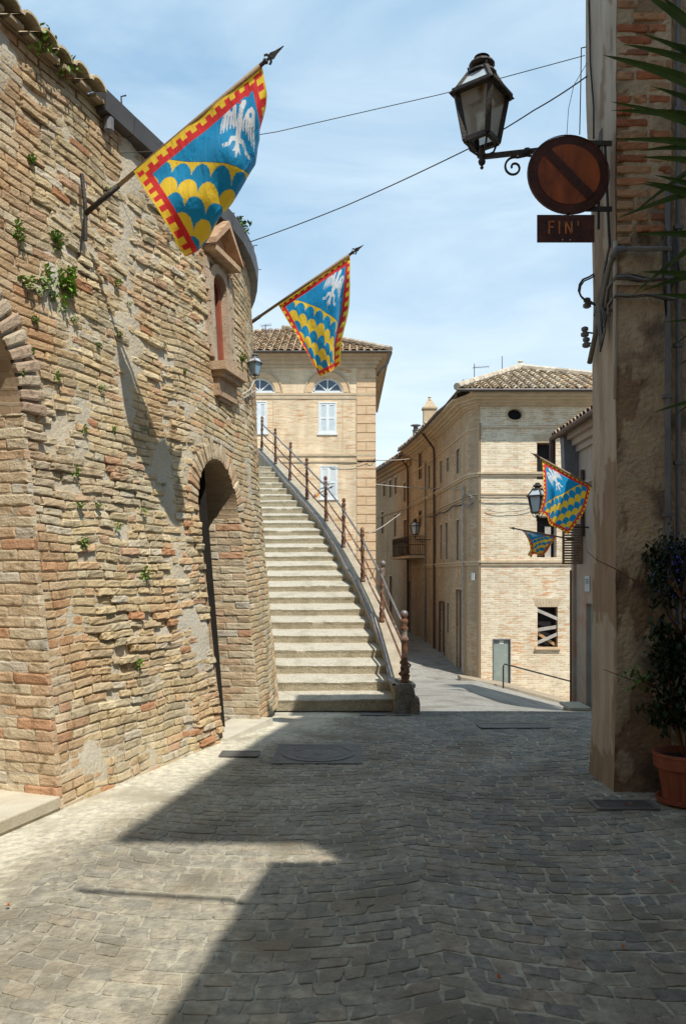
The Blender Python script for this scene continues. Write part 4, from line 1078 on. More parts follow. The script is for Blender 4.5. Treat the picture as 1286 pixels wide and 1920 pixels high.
# lane side slope
P2 = [s for s in LS if s < sE]+[sE]
for a, b in zip(P2[4:], P2[5:]):
    q0, q1 = lf(a, ze, .68), lf(b, ze, .68); nn_ = (lf(a, 0, -3.8)-lf(a, 0, 0)); upq = nn_+Vector((0,0,1.75))
    tile_roof(mb, q1, q0, upq, lambda u, v: v < .6, cw=.36, rh=.5, base=BT)
mb.build('roof_tiles', M_tile, pal)
mb = MB(); mb.poly([E0, E1, AP]); mb.poly([E1, Vector((13.2,40,ze)), AP])
for a, b in zip(P2[2:], P2[3:]): mb.poly([lf(a, ze-.01, .66), lf(b, ze-.01, .66), lf(b, ze+.9, -2.4), lf(a, ze+.9, -2.4)])
mb.poly([E0, AP, lf(P2[4], ze, .66)])
mb.poly([(XC-.5,YP-.8,ze-.02),(13,YP-.8,ze-.02),(13,42,ze-.02),(XC-.5,42,ze-.02)])
mb.build('roof_deck', M_lane, pal)
mb = MB(); mb.tube([E1+Vector((0,-.03,0)), E0+Vector((0,-.03,0)), E0+Vector((.12,1.4,0))]+[lf(s, ze-.02, .74) for s in P2[3:]], .06, 6); mb.build('gutter', M_fascia, pal)
# downpipes
def dpipe(x, ytop, ybot, parent, mt=M_pipe, r=.055):
    s = lpx(x); z1 = ze-.1; m2 = MB()
    m2.tube([lf(s, z1, .65), lf(s, z1-.25, .45), lf(s, z1-.7, .12), lf(s, z1-1.0, .09), lf(s, lz(x, ybot), .09)], r, 6); return m2.build('downpipe', mt, parent)
dpipe(817, 0, 1218, pal); dpipe(767, 0, 1180, pal)
mb = MB(); s = lpx(872.5); mb.tube([lf(s, pZ(905), .1), lf(s, -2.1, .1)], .035, 6); mb.build('conduit', M_plank, pal)
mb = MB(); s = lpx(800); mb.tube([lf(s, lz(800, 868), .08), lf(s, lz(800, 1208), .08)], .04, 6); mb.build('downpipe', M_greypipe, pal)
# number plate at the corner
mb = MB(); fbox(mb, lf, .25, .42, pZ(1088), pZ(1074), .05, .07); mb.build('number_plate', M_white, pal)
# chimneys
def chim(x, ytop, ybase, Y, wd, name='chimney', par=None):
    p = px(x, ybase, Y); h = (ybase-ytop)/1500*Y; m2 = MB(); w2 = wd/2
    m2.box((p.x-w2, Y, p.z-.6), (p.x+w2, Y+wd*.8, p.z+h*.55)); m2.box((p.x-w2-.06, Y-.06, p.z+h*.55), (p.x+w2+.06, Y+wd*.8+.06, p.z+h*.62))
    m2.hexa([(p.x-w2,Y,p.z+h*.62),(p.x+w2,Y,p.z+h*.62),(p.x+w2,Y+wd*.8,p.z+h*.62),(p.x-w2,Y+wd*.8,p.z+h*.62),(p.x-.1,Y+wd*.3,p.z+h*.95),(p.x+.1,Y+wd*.3,p.z+h*.95),(p.x+.1,Y+wd*.5,p.z+h*.95),(p.x-.1,Y+wd*.5,p.z+h*.95)])
    m2.lathe((p.x, Y+wd*.4, p.z+h*.93), [(.12,0),(.05,.08),(.09,.14),(.02,.2)], 7)
    return m2.build(name, M_plainbrick if False else M_trim, par)
chim(806, 745, 792, 39.5, .62, par=pal)
mb = MB(); p = px(774, 830, 42); mb.lathe((p.x+.2, 42.6, p.z-.5), [(.16,0),(.16,1.2),(.2,1.25),(.13,1.3),(.13,1.45),(.3,1.5),(.25,1.55)], 9); mb.build('flue', M_greypipe, pal)

# far lane house (beyond the palace wing)
fh = thing('lane_house', 'shaded brown brick house curving away at the far end of the lane', 'house', (3, 47, -1.4))
mb = MB(); zt2 = zt-.15
lo2 = [(757,761,905,940,'w'),(741,744,895,925,'w'),(731,734,900,932,'w'),(719,722,905,930,'w'),(740,743,965,1005,'w'),(731,735,1080,1175,'d'),(757,763,975,1020,'o'),(766,775,1090,1185,'d'),(716,719,960,1000,'w')]
holes = []; info = []
for (xa, xb, yt, yb, kd) in lo2:
    s0, s1 = lpx(xb), lpx(xa); m_ = (xa+xb)/2; z1, z0 = lz(m_, yt), lz(m_, yb)
    s0 = max(s0, sE+.1); s1 = max(s1, s0+.5); holes.append((s0, s1, z0, z1)); info.append((s0, s1, z0, z1, kd))
lastS = -1; H2 = []; I2 = []
for h, i_ in zip(holes, info): H2.append(h); I2.append(i_)
facade(mb, lf, sE+.001, LS[-1], -4, zt2, H2, .18, LS[1:-1]); mb.build('wall', M_lane2, fh)
for s0, s1, z0, z1, kd in I2:
    m2 = MB(); m2.poly([lf(s0,z0,-.15), lf(s1,z0,-.15), lf(s1,z1,-.15), lf(s0,z1,-.15)])
    wv = m2.build('door' if kd == 'd' else 'window', {'w': M_darkglass, 'd': M_brown, 'o': M_yplank}[kd], fh)
    m3 = MB()
    for (p, q_, r_, s_) in ((s0-.07, s0, z0, z1+.07), (s1, s1+.07, z0, z1+.07), (s0, s1, z1, z1+.07)): fbox(m3, lf, p, q_, r_, s_, -.05, .03)
    m3.build('frame', M_trim, wv)
P3 = [sE+.001]+[s for s in LS if s > sE]
mb = MB()
for (za, zb, d) in ((zt2-.15, zt2, .5), (zt2-.32, zt2-.152, .3), (zt2-.5, zt2-.322, .12), (pZ(893), pZ(888), .06)):
    for a, b in zip(P3, P3[1:]): fbox(mb, lf, a, b, za, zb, -.05, d)
mb.build('cornice', M_lane2, fh)
mb = MB()
for a, b in zip(P3, P3[1:]):
    tile_roof(mb, lf(b, zt2+.02, .62), lf(a, zt2+.02, .62), (lf(a,0,-4)-lf(a,0,0))+Vector((0,0,1.6)), lambda u, v: v < 1, cw=.36, rh=.5, base=(.45,.37,.29))
mb.build('roof_tiles', M_tile, fh)
mb = MB()
for a, b in zip(P3, P3[1:]): mb.poly([lf(a, zt2+.01, .6), lf(b, zt2+.01, .6), lf(b, zt2+1.6, -4), lf(a, zt2+1.6, -4)])
mb.build('roof_deck', M_lane, fh)
mb = MB(); mb.tube([lf(s, zt2-.02, .66) for s in P3], .055, 6); mb.build('gutter', M_fascia, fh)
# house closing the left side of the lane behind the palazzo
lh = thing('house_across_lane', 'plain brick house closing the lane behind the palazzo', 'house', (0, 60, -1))
mb = MB(); ff = lambda s, z, d: Vector((s, 62-d, z)); facade(mb, ff, -6, 8, -4, 9, [(-.5,.4,1,3),(2.6,3.4,1.5,3.3)], .2); mb.build('wall', M_lane, lh)
mb = MB(); mb.poly([(-.5,61.0+1.15,1),(.4,62.15,1),(.4,62.15,3),(-.5,62.15,3)]); mb.build('window', M_darkglass, lh)
mb = MB(); mb.poly([(-6.3,61.6,9),(8.3,61.6,9),(8.3,66,10.6),(-6.3,66,10.6)]); mb.build('roof', M_trim, lh)

# balcony on the lane wing
def bal():
    b = MB(); s0, s1 = lpx(796), lpx(762); zf = lz(785, 1043)
    fbox(b, lf, s0, s1, zf-.12, zf, -.05, .85); o = b.build('balcony', M_trim, pal); o['label'] = 'small stone balcony with a black iron railing'
    r = MB(); zt_ = zf+.98
    cors = [lf(s0+.05,0,0), lf(s0+.05,0,.8), lf(s1-.05,0,.8), lf(s1-.05,0,0)]
    for z in (zf+.05, zf+.55, zt_): r.tube([c+Vector((0,0,z)) for c in cors], .018, 5)
    for a, b2, n in ((cors[0], cors[1], 7), (cors[1], cors[2], 26), (cors[2], cors[3], 7)):
        for k in range(n+1):
            c = a.lerp(b2, k/n); r.tube([c+Vector((0,0,zf)), c+Vector((0,0,zt_))], .013, 4)
            if k < n:
                e = a.lerp(b2, (k+.5)/n); r.tube([c+Vector((0,0,zf+.65)), e+Vector((0,0,zf+.78)), e+Vector((0,0,zf+.9))], .01, 4)
    r.build('balcony_railing', M_iron, o)
    return s0, s1, zf
bs0, bs1, bzf = bal()
# ============================================================ SHADED HOUSE ON THE RIGHT (facade X = 5.8)
XH = 5.8
def hf(s, z, d): return Vector((XH-d, s, z))          # s = Y
def hY(x): return XH*1500/(x-643)
sh = thing('shaded_side_house', 'pale rendered side house seen almost edge-on between the corner palace and the lamp pier', 'house', (6.5, 17, -1.5))
Y1 = 20.1
M_sh = mat('grey_rose_render', (.42,.33,.26), (.36,.28,.22), 3, .92, .4, 30, c3=(.42,.24,.16), p3=(.56,.68), s3=2)
zs = 5.15
def sZ(y, Y): return 1.65-(y-1080)/1500*Y
hl = [(18.62, 19.12, sZ(1335,18.8), sZ(1132,18.8)), (19.35, 19.9, sZ(1056,19.6), sZ(985,19.6))]
mb = MB(); facade(mb, hf, 12.0, Y1, -4, zs, hl, .15, (14,16,18))
mb.poly([(XH,Y1,-4),(XH+6,Y1,-4),(XH+6,Y1,zs),(XH,Y1,zs)], [(0,0),(6,0),(6,9),(0,9)]); mb.poly([(XH,12,-4),(XH+6,12,-4),(XH+6,12,zs),(XH,12,zs)], [(0,0),(6,0),(6,9),(0,9)])
mb.build('wall', M_sh, sh)
mb = MB(); fbox(mb, hf, 18.62, 19.12, hl[0][2], hl[0][3], -.14, -.1); mb.build('door', M_metaldoor, sh)
mb = MB(); fbox(mb, hf, 19.35, 19.9, hl[1][2], hl[1][3], -.14, -.12); wo = mb.build('window', M_darkglass, sh)
mb = MB(); z = hl[1][2]
for zz in (hl[1][2], hl[1][3]-.06): fbox(mb, hf, 19.30, 19.32, zz, zz+.06, .02, .36)
def shut(s0, out_a):
    m2 = MB(); za, zb = hl[1][2]-.03, hl[1][3]+.03
    # open leaf standing off the wall, seen face-on from the street
    p = lambda u, z, t: Vector((XH-.03-u*.46, s0+u*.10+t, z))
    for u0, u1 in ((0,.1),(.9,1)):
        m2.hexa([p(u0,za,0),p(u1,za,0),p(u1,za,.04),p(u0,za,.04),p(u0,zb,0),p(u1,zb,0),p(u1,zb,.04),p(u0,zb,.04)])
    z = za
    while z < zb:
        m2.hexa([p(.1,z,0),p(.9,z,0),p(.9,z+.01,.03),p(.1,z+.01,.03),p(.1,z+.035,.01),p(.9,z+.035,.01),p(.9,z+.045,.04),p(.1,z+.045,.04)]); z += .062
    return m2.build('shutter', M_shutterbrown, wo)
shut(19.28, 1)
mb = MB(); fbox(mb, hf, 19.93, 20.12, -3, zs-.5, -.02, .07); mb.build('corner_pilaster', M_sh, sh)
mb = MB(); fbox(mb, hf, 18.2, 20.15, sZ(985,19.5)-.04+1.0, sZ(985,19.5)+.03+1.0, -.02, .08); mb.build('string_course', M_sh, sh)
mb = MB()
for a, b, d in ((zs-.45, zs-.3, .08), (zs-.298, zs-.15, .18), (zs-.148, zs, .30)): fbox(mb, hf, 12.0, Y1+.05+d*.5, a, b, -.05, d)
mb.build('cornice', M_sh, sh)
mb = MB(); random.seed(3)
tile_roof(mb, (XH-.42, Y1+.35, zs+.03), (XH-.42, 12.0, zs+.03), (4, 0, 1.3), lambda u, v: v < 1, cw=.27, rh=.42, base=(.42,.31,.23))
mb.build('roof_tiles', M_tile, sh)
mb = MB(); mb.poly([(XH-.4,12,zs+.01),(XH-.4,Y1+.3,zs+.01),(XH+3.6,Y1+.3,zs+1.3),(XH+3.6,12,zs+1.3)]); mb.poly([(XH-.4,Y1+.3,zs+.01),(XH+3.6,Y1+.3,zs+1.3),(XH+6,Y1+.3,zs)])
mb.build('roof_deck', M_lane, sh)
mb = MB(); mb.tube([(XH-.47,12,zs+.0),(XH-.47,Y1+.35,zs+.0)], .07, 8); mb.tube([(XH-.47,Y1+.3,zs+.0),(XH-.47,Y1+.3,zs-1.05),(XH-.40,Y1+.2,zs-1.2),(XH-.1,Y1-.1,zs-1.28)], .085, 8)
mb.build('rain_pipe', M_pipe, sh)
mb = MB()   # grey scrolled bracket block under the eave
mb.hexa([(XH-.34,19.7,zs-1.15),(XH,19.7,zs-1.3),(XH,20.0,zs-1.3),(XH-.34,20.0,zs-1.15),(XH-.38,19.7,zs-.02),(XH,19.7,zs-.02),(XH,20.0,zs-.02),(XH-.38,20.0,zs-.02)])
mb.build('eave_bracket', M_greypipe, sh)
mb = MB(); mb.tube([hf(19.22, 4.2, .06), hf(19.22, 2.6, .06)], .05, 6); mb.tube([hf(20.0, 1.8, .12), hf(20.0, -1.5, .12)], .025, 5); mb.build('conduit', M_pipe, sh)
# address plaque
pq = thing('enamel_plaque', 'white enamel plaque with dark lettering on the shaded side house', 'plaque', hf(18.9, 1.4, .03))
mb = MB(); za, zb = sZ(1109, 18.9), sZ(1080, 18.9); fbox(mb, hf, 18.78, 19.12, za, zb, .005, .03); mb.build('panel', M_plaque, pq)
mb = MB()
for i, zz in enumerate((.12, .24, .36)):
    zq = lerp(zb, za, zz+.1)
    for k in range(4): fbox(mb, hf, 18.83+k*.065, 18.83+k*.065+.04, zq-.012, zq+.012, .03, .034)
fbox(mb, hf, 18.945, 18.955, za+.02, zb-.2, .03, .033)
mb.build('lettering', M_ink, pq)
# stone box at the foot
mb = MB(); gz = g(5.5, 19.0); rough(mb, 5.35, 18.7, gz-.1, 5.75, 19.5, gz+.30, 4, .01)
mb.v = mb.v; cap = thing('stone_planter_box', 'small pale stone box with a lid at the foot of the shaded house', 'box', (5.5, 19, gz))
mb.build('body', M_trim, cap)
mb = MB(); mb.box((5.28, 18.62, gz+.31), (5.77, 19.55, gz+.37)); mb.build('lid', M_slab, cap)

# ============================================================ PIER BUILDING ON THE RIGHT (Y 6.1 .. 6.65, X from 2.08)
PX0, PY0, PY1, PXR = 2.08, 6.10, 6.68, 2.50
pier = thing('corner_pier_house', 'tall house corner in deep shade, bare brick above stained ochre render on the right', 'house', (2.6, 6.4, 0))
def pfm(s, z, d): return Vector((s, PY0-d, z))
def foot(z): return .035*math.exp(-max(z,0)/.35)
mb = MB(); nx, nz_ = 26, 330; I = {}
for i in range(nx+1):
    for k in range(nz_+1):
        z = -.15+k*7.6/nz_; x = lerp(PX0-foot(z)*.6, PXR, i/nx)
        bulge = .012*N3(x*2.2, z*1.6, 3)+.006*N3(x*9, z*8, 2)+foot(z)*.5
        rec = -.006 if z > 4.15+.08*N3(x*4, 1, 1) else 0
        xo = .012*N3(1, z*1.4, 8) if i == 0 else 0
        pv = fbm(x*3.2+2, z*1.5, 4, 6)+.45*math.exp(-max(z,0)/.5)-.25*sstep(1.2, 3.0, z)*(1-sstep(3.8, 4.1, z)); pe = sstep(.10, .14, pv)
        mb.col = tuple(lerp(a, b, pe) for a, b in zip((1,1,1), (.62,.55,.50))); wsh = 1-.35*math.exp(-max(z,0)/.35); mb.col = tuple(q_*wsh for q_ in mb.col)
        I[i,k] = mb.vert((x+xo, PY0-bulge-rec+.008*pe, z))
for i in range(nx):
    for k in range(nz_): mb.face((I[i,k], I[i+1,k], I[i+1,k+1], I[i,k+1]))
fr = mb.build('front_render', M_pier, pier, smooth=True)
mb = MB(); ny = 16; J = {}
for i in range(ny+1):
    for k in range(nz_+1):
        z = -.15+k*7.6/nz_; y = lerp(PY0-foot(z)*.5, PY1+foot(z)*1.2, i/ny)
        lean = .035*sstep(4.3, 5.8, z)*(i/ny); pe = sstep(.12, .18, fbm(y*2.5+7, z*.8, 2, 6)+.5*math.exp(-max(z,0)/.45)); mb.col = tuple(lerp(a, b, pe) for a, b in zip((1,1,1), (.66,.58,.50)))
        J[i,k] = mb.vert((PX0-foot(z)*.6-lean*1.6+.010*N3(y*3, z*1.4, 8)+ (.012*N3(1, z*1.4, 8) if i == 0 else 0), y if i else PY0-foot(z)*.5-(.012*N3(PX0*2.2, z*1.6, 3)+.006*N3(PX0*9, z*8, 2)), z))
for i in range(ny):
    for k in range(nz_): mb.face((J[i,k], J[i,k+1], J[i+1,k+1], J[i+1,k]))
mb.build('side_render', M_pierside, pier, smooth=True)
mb = MB(); mb.box((PX0+.05, PY0+.1, -.1), (6, PY1, 7.32)); mb.poly([(PXR,PY0,-.1),(PXR,PY0+.35,-.1),(PXR,PY0+.35,7.4),(PXR,PY0,7.4)])
mb.poly([(PXR,PY0+.28,-.1),(6,PY0+.28,-.1),(6,PY0+.28,7.4),(PXR,PY0+.28,7.4)])
mb.build('wall', M_pier, pier)
# bare bricks above z = 4.2
mb = MB(); random.seed(31); z = 4.17; k = 0
PB = [((.42,.19,.10),4),((.48,.27,.15),3),((.38,.145,.075),2),((.46,.30,.18),3),((.30,.13,.08),1)]
while z < 7.3:
    s = PX0+.004+(0 if k % 2 else 0); first = True
    while s < PXR:
        ln = random.choice([.12,.24,.27,.14,.25]); b = min(s+ln, PXR)
        if b-s > .05 and random.random() > .06:
            mb.col = pick(PB, .15)
            brick(mb, pfm, s+.004+(0 if first else .008), b-.008, z+.010+random.uniform(0,.006), z+.074-random.uniform(0,.008), .001+random.uniform(-.004,.004), j=.004, rnd=.006)
        first = False; s = b
    z += .090; k += 1
mb.build('bare_brick', M_stonebrick, pier, smooth=False)
mb = MB(); mb.poly([(PX0-.3,PY0-.25,7.33),(6.2,PY0-.25,7.33),(6.2,PY1+.02,7.33),(PX0-.3,PY1+.02,7.33)]); mb.build('roof', M_trim, pier)
for z0, z1, d, m_ in ((3.86, 3.90, .02, M_pierside),):
    mb = MB(); mb.box((PX0-.015, PY0-d-.01, z0), (PXR, PY0+.02, z1)); mb.build('render_ledge', m_, pier)
# ridge of render at the corner of the side face
mb = MB(); mb.tube([(PX0-.01,PY0-.005,z) for z in [3.0+.3*k for k in range(5)]], .016, 6); mb.build('corner_bead', M_pierside, pier, smooth=True)
# dark doorway in the recess
mb = MB(); mb.box((2.72, PY0+.2, 0), (3.6, PY0+.275, 2.2)); mb.build('door', M_dark, pier)
# pipes
for x, r, z0, z1, m_ in ((2.46, .022, 1.7, 4.62, M_greypipe), (2.56, .02, 1.2, 7.2, M_greypipe)):
    mb = MB(); yp = PY0-.03 if x < PXR else PY0+.02
    mb.tube([(x, yp, z0), (x, yp, z1)], r, 8)
    for q in range(int((z1-z0)/.9)): mb.box((x-r-.012, yp-r-.004, z0+.4+q*.9), (x+r+.012, yp+r, z0+.43+q*.9))
    mb.build('pipe', m_, pier, smooth=False)
mb = MB(); zc = 1.65+(1080-468)/1500*6.07
mb.tube([(PX0+.03, PY0-.045, zc), (PXR-.02, PY0-.045, zc)], .020, 8); mb.tube([(PX0+.05, PY0-.045, zc), (PX0-.02, PY0-.045, zc-.01), (PX0-.045, PY0+.02, zc-.10), (PX0-.05, PY0+.25, zc-.42), (PX0-.05, PY0+.5, zc-.72)], .021, 8)
mb.build('conduit', M_greycable, pier, smooth=True)
mb = MB(); mb.tube([(PX0+.045, PY0-.045, zc), (PX0-.015, PY0-.05, zc-.005), (PX0-.04, PY0-.02, zc-.06)], .027, 8); mb.build('conduit_elbow', M_greypipe, pier, smooth=True)

# cable bundle round the corner (a thing fixed to the pier)
cb = thing('cable_bundle', 'tangle of grey cables looped round the corner of the shaded pier', 'cables', (PX0, PY0, 3.9))
random.seed(17)
for q in range(5):
    zq = 3.93-.014*q+random.uniform(-.006,.006) - (.10 if q > 2 else 0)
    m2 = MB(); P = [(PX0-.03, PY0+.22-.05*q, zq-.22+.03*q), (PX0-.04, PY0+.06, zq-.05), (PX0-.01, PY0-.03, zq)]
    for k in range(1, 8): P.append((PX0+.06*k+.01, PY0-.03-.004*q, zq+.012*math.sin(k*1.1+q)-(.004*k)))
    m2.tube(P, .010+.003*(q%2), 6); m2.build('cable', M_greycable if q % 2 else M_cable, cb, smooth=True)
for q in range(9):
    m2 = MB(); x0 = PX0-.03-.006*(q%3); y0 = PY0+.10+.028*q
    zt_ = 4.20-.05*q; zb_ = 3.42+.05*abs(q-2)+random.uniform(-.03,.03)
    m2.tube([(x0, y0-.04, zt_), (x0-.025, y0+random.uniform(-.03,.03), lerp(zt_,zb_,.3)), (x0-.03, PY0+.2, 3.80), (x0-.035, y0*.7+(PY0+.2)*.3, lerp(3.75,zb_,.55)), (x0-.03, PY0+.18+.015*(q-4), zb_), (x0-.015, PY0+.15+.015*(q-4), zb_+.12), (x0-.015, PY0+.19, 3.78)], .008+.004*random.random(), 5)
    m2.build('cable', M_greycable if q % 3 else M_cable, cb, smooth=True)
m2 = MB(); PL = [(1112,514),(1104,519),(1092,524),(1086,533),(1084,545),(1088,555),(1096,562),(1106,565),(1116,572)]
m2.tube([px(x, y, PY1-.02-.03*k/2) for k, (x, y) in enumerate(PL)], .008, 6); m2.tube([px(x+2, y+3, PY1-.04-.03*k/2) for k, (x, y) in enumerate(PL)], .007, 6); m2.build('cable_loop', M_cable, cb, smooth=True)
for q, (dy, z) in enumerate(((-.08, 3.86), (-.02, 3.64), (-.06, 3.54))):
    m2 = MB(); m2.lathe((PX0-.07, PY1+dy, z), [(.018,0),(.034,.01),(.034,.03),(.02,.04),(.02,.05),(.03,.055),(.03,.075),(.014,.085)], 8); m2.tube([(PX0-.07, PY1+dy, z+.04), (PX0, PY1+dy, z+.03)], .008, 5); m2.build('insulator', M_greypipe, cb)
m2 = MB()
for k in range(9):
    a = k/9*2*math.pi; m2.tube([(PX0+.36+.012*k, PY0-.04, 4.28-.03*k), (PX0+.33, PY0-.05, 3.95), (PX0+.36, PY0-.045, 3.62+.03*k), (PX0+.41+.008*k, PY0-.04, 3.9), (PX0+.42, PY0-.04, 4.25)], .007, 5)
m2.build('coil', M_cable, cb, smooth=True)

# ============================================================ HOUSES BEHIND THE CAMERA (the right ones throw the street's shadow, the left one is added to block sky light)
lowb = thing('low_house_behind', 'house along the right of the street behind the viewpoint, casting the near shadow', 'house', (4, -3, 0))
mb = MB(); q = [(1.62,-9.0),(1.64,-1.1),(1.89,.55),(6,.60),(6,-9)]
for a, b in zip(q, q[1:]+q[:1]): mb.poly([(a[0],a[1],-.1),(b[0],b[1],-.1),(b[0],b[1],7.0),(a[0],a[1],7.0)], [(a[1],0),(b[1],0),(b[1],7),(a[1],7)])
mb.build('wall', M_lane, lowb); mb = MB(); mb.poly([(a, b, 7.0) for a, b in q]); mb.build('roof', M_trim, lowb)
hib = thing('tall_house_behind', 'tall house with a deep roof overhang on the right of the street beside the viewpoint', 'house', (5, 1.5, 0))
mb = MB(); q = [(3.34,-1.3),(3.34,4.1),(8,4.1),(8,-1.3)]
for a, b in zip(q, q[1:]+q[:1]): mb.poly([(a[0],a[1],-.1),(b[0],b[1],-.1),(b[0],b[1],10.98),(a[0],a[1],10.98)], [(a[1]+a[0],0),(b[1]+b[0],0),(b[1]+b[0],11),(a[1]+a[0],11)])
mb.build('wall', M_lane, hib)
mb = MB(); q = [(2.20,-1.40),(3.22,4.02),(8.4,4.15),(8.4,-1.40)]
mb.prism([(a, b, 10.9) for a, b in q], (0, 0, .12)); mb.build('roof', M_trim, hib)
lfb = thing('left_sky_blocker_house', 'unseen house added on the left behind the viewpoint to block sky light', 'house', (-6, -3, 0))  # unseen mass added to darken the foreground
mb = MB(); q = [(-3.6,-9),(-3.5,.9),(-8,.9),(-8,-9)]
for a, b in zip(q, q[1:]+q[:1]): mb.poly([(a[0],a[1],-.1),(b[0],b[1],-.1),(b[0],b[1],9.5),(a[0],a[1],9.5)], [(a[1],0),(b[1],0),(b[1],7),(a[1],7)])
mb.build('wall', M_lane, lfb); mb = MB(); mb.poly([(a, b, 9.5) for a, b in q]); mb.build('roof', M_trim, lfb)

# ============================================================ LANTERNS
def lantern(parent, base, S, gl, mfr, finial=True, split=True):
    """four-sided tapering street lantern; base = bottom finial point, S = overall height"""
    b = Vector(base)
    hw0, hw1 = .15*S, .232*S                    # half widths at the bottom and top of the glass
    z0, z1, z2, z3 = .25*S, .66*S, .84*S, 1.0*S
    rot = math.radians(8)
    def c(k, w_, z): a = rot+k*math.pi/2; return b+Vector((math.cos(a)*w_*1.0, math.sin(a)*w_*1.0, z))
    fr = MB()
    for k in range(4):
        fr.bar(c(k,hw0,z0), c(k,hw1,z1), .045*S, .045*S)
        fr.bar(c(k,hw0,z0), c(k+1,hw0,z0), .04*S, .04*S)
        fr.bar(c(k,hw1*1.12,z1), c(k+1,hw1*1.12,z1), .05*S, .04*S)
        fr.bar(c(k,hw1*1.1,z1), c(k,hw1*.52,z2), .03*S, .03*S)
        fr.bar(c(k,hw1*.52,z2), c(k+1,hw1*.52,z2), .035*S, .03*S)
        fr.tube([c(k,hw1*.52,z2), c(k,hw1*.54,z2+.045*S)], .008*S, 4)
        p = c(k,hw0*.95,z0); q_ = b+Vector((0,0,.10*S)); mid = (p+q_)/2+Vector((0,0,-.05*S))+(p-q_)*.25
        fr.tube([p, mid, q_], .010*S, 5)
        fr.poly([c(k,hw1*1.30,z1-.012*S), c(k+1,hw1*1.30,z1-.012*S), c(k+1,hw1*1.02,z1+.02*S), c(k,hw1*1.02,z1+.02*S)])
    fr.build('lantern_frame', mfr, parent)
    for k in range(4):
        gm = MB(); gm.poly([c(k,hw0*.98,z0), c(k+1,hw0*.98,z0), c(k+1,hw1*.98,z1), c(k,hw1*.98,z1)]); gm.build('glass_pane', gl, parent)
        gm = MB(); gm.poly([c(k,hw1*1.06,z1+.01*S), c(k+1,hw1*1.06,z1+.01*S), c(k+1,hw1*.51,z2), c(k,hw1*.51,z2)]); gm.build('roof_pane', M_clearglass, parent)
    cp_ = MB(); cp_.lathe(b+Vector((0,0,z2-.01*S)), [(.13*S,0),(.12*S,.02*S),(.075*S,.035*S),(.07*S,.055*S),(.10*S,.065*S),(.115*S,.085*S),(.11*S,.10*S),(.085*S,.12*S),(.06*S,.135*S),(.05*S,.15*S),(.07*S,.155*S),(.03*S,.165*S)], 14)
    cp_.build('cap', mfr, parent)
    fn = MB(); fn.lathe(b, [(.004*S,0),(.018*S,.015*S),(.008*S,.03*S),(.028*S,.05*S),(.034*S,.07*S),(.022*S,.10*S),(.036*S,.13*S),(.022*S,.18*S),(.03*S,.2*S)], 10); fn.build('finial', mfr, parent, smooth=True)
def scroll(c, r, turns, a0, plane, rad, sgn=1, n=36):
    ex, ez = plane; P = []
    for k in range(n):
        t = k/(n-1); a = a0+sgn*turns*2*math.pi*t; rr = r*(1-t*.82)
        P.append(Vector(c)+ex*math.cos(a)*rr+ez*math.sin(a)*rr)
    return P
# big lamp on the pier
LY = 6.42
bl = thing('wall_street_lamp', 'large rusty four-sided lantern on a scrolled bracket from the shaded pier, against the sky', 'street lamp', (PX0, LY, 5.1))
b0 = px(903, 318, LY)
Sx = (318-105)/1500*LY
lantern(bl, b0, Sx, M_lampglass, M_iron)
arm = MB(); pa = px(905, 294, LY); pb = Vector((PX0+.02, LY, px(1108, 268, LY).z))
arm.bar(pa, pb, .03, .035); arm.lathe(pa+(pb-pa)*.36, [(.03,-.02),(.034,0),(.03,.02)], 8, (1,0,0))
cS = px(963, 314, LY); X_, Z_ = Vector((1,0,0)), Vector((0,0,1))
P = [pa+(pb-pa)*.62+Vector((0,0,-.15)), pa+(pb-pa)*.5+Vector((0,0,-.06)), pa+(pb-pa)*.36+Vector((0,0,-.03))]
P += scroll(cS, .085, 1.35, math.radians(70), (X_, Z_), .01, 1)
arm.tube(P, .0095, 6)
arm.tube([pb+Vector((-.02,0,-.25)), pb+Vector((-.3,0,-.2)), pa+(pb-pa)*.62+Vector((0,0,-.15))], .0095, 6)
arm.box((PX0-.02, LY-.04, pb.z-.3), (PX0+.0, LY+.04, pb.z+.1))
arm.build('bracket', M_iron, bl)

# ============================================================ ROUND SIGN AND PLATE
SY = 6.16
sg = thing('no_parking_sign', 'round rusted no parking sign with a diagonal bar above a small rusted plate', 'road sign', (PX0, SY, 4.6))
cS = px(1066, 327, SY); R_ = 79/1500*SY; tilt = .10
ex = Vector((math.cos(tilt), math.sin(tilt), 0)); ez = Vector((.02, 0, 1)).normalized(); ey = Vector((math.sin(tilt), -math.cos(tilt), 0))
def sp(u, v, d): return cS+ex*u+ez*v*.93+ey*d
dsc = MB(); n = 48
fr_ = [dsc.vert(sp(math.cos(2*math.pi*k/n)*R_*.985, math.sin(2*math.pi*k/n)*R_*.985, .0)) for k in range(n)]; dsc.face(fr_)
bk_ = [dsc.vert(sp(math.cos(2*math.pi*k/n)*R_, math.sin(2*math.pi*k/n)*R_, -.014)) for k in range(n)]
for k in range(n): dsc.face((fr_[(k+1)%n], fr_[k], bk_[k], bk_[(k+1)%n]))
dsc.face(bk_[::-1])
rim = MB()
for k in range(n):
    a0, a1 = 2*math.pi*k/n, 2*math.pi*(k+1)/n
    rim.poly([sp(math.cos(a)*r*R_, math.sin(a)*r*R_, d) for a, r, d in ((a0,.985,.003),(a1,.985,.003),(a1,1.0,.010),(a0,1.0,.010))])
    rim.poly([sp(math.cos(a)*r*R_, math.sin(a)*r*R_, d) for a, r, d in ((a0,1.0,.010),(a1,1.0,.010),(a1,1.01,-.014),(a0,1.01,-.014))])
dsc.build('disc', M_signred, sg); rim.build('rim', M_signred, sg)
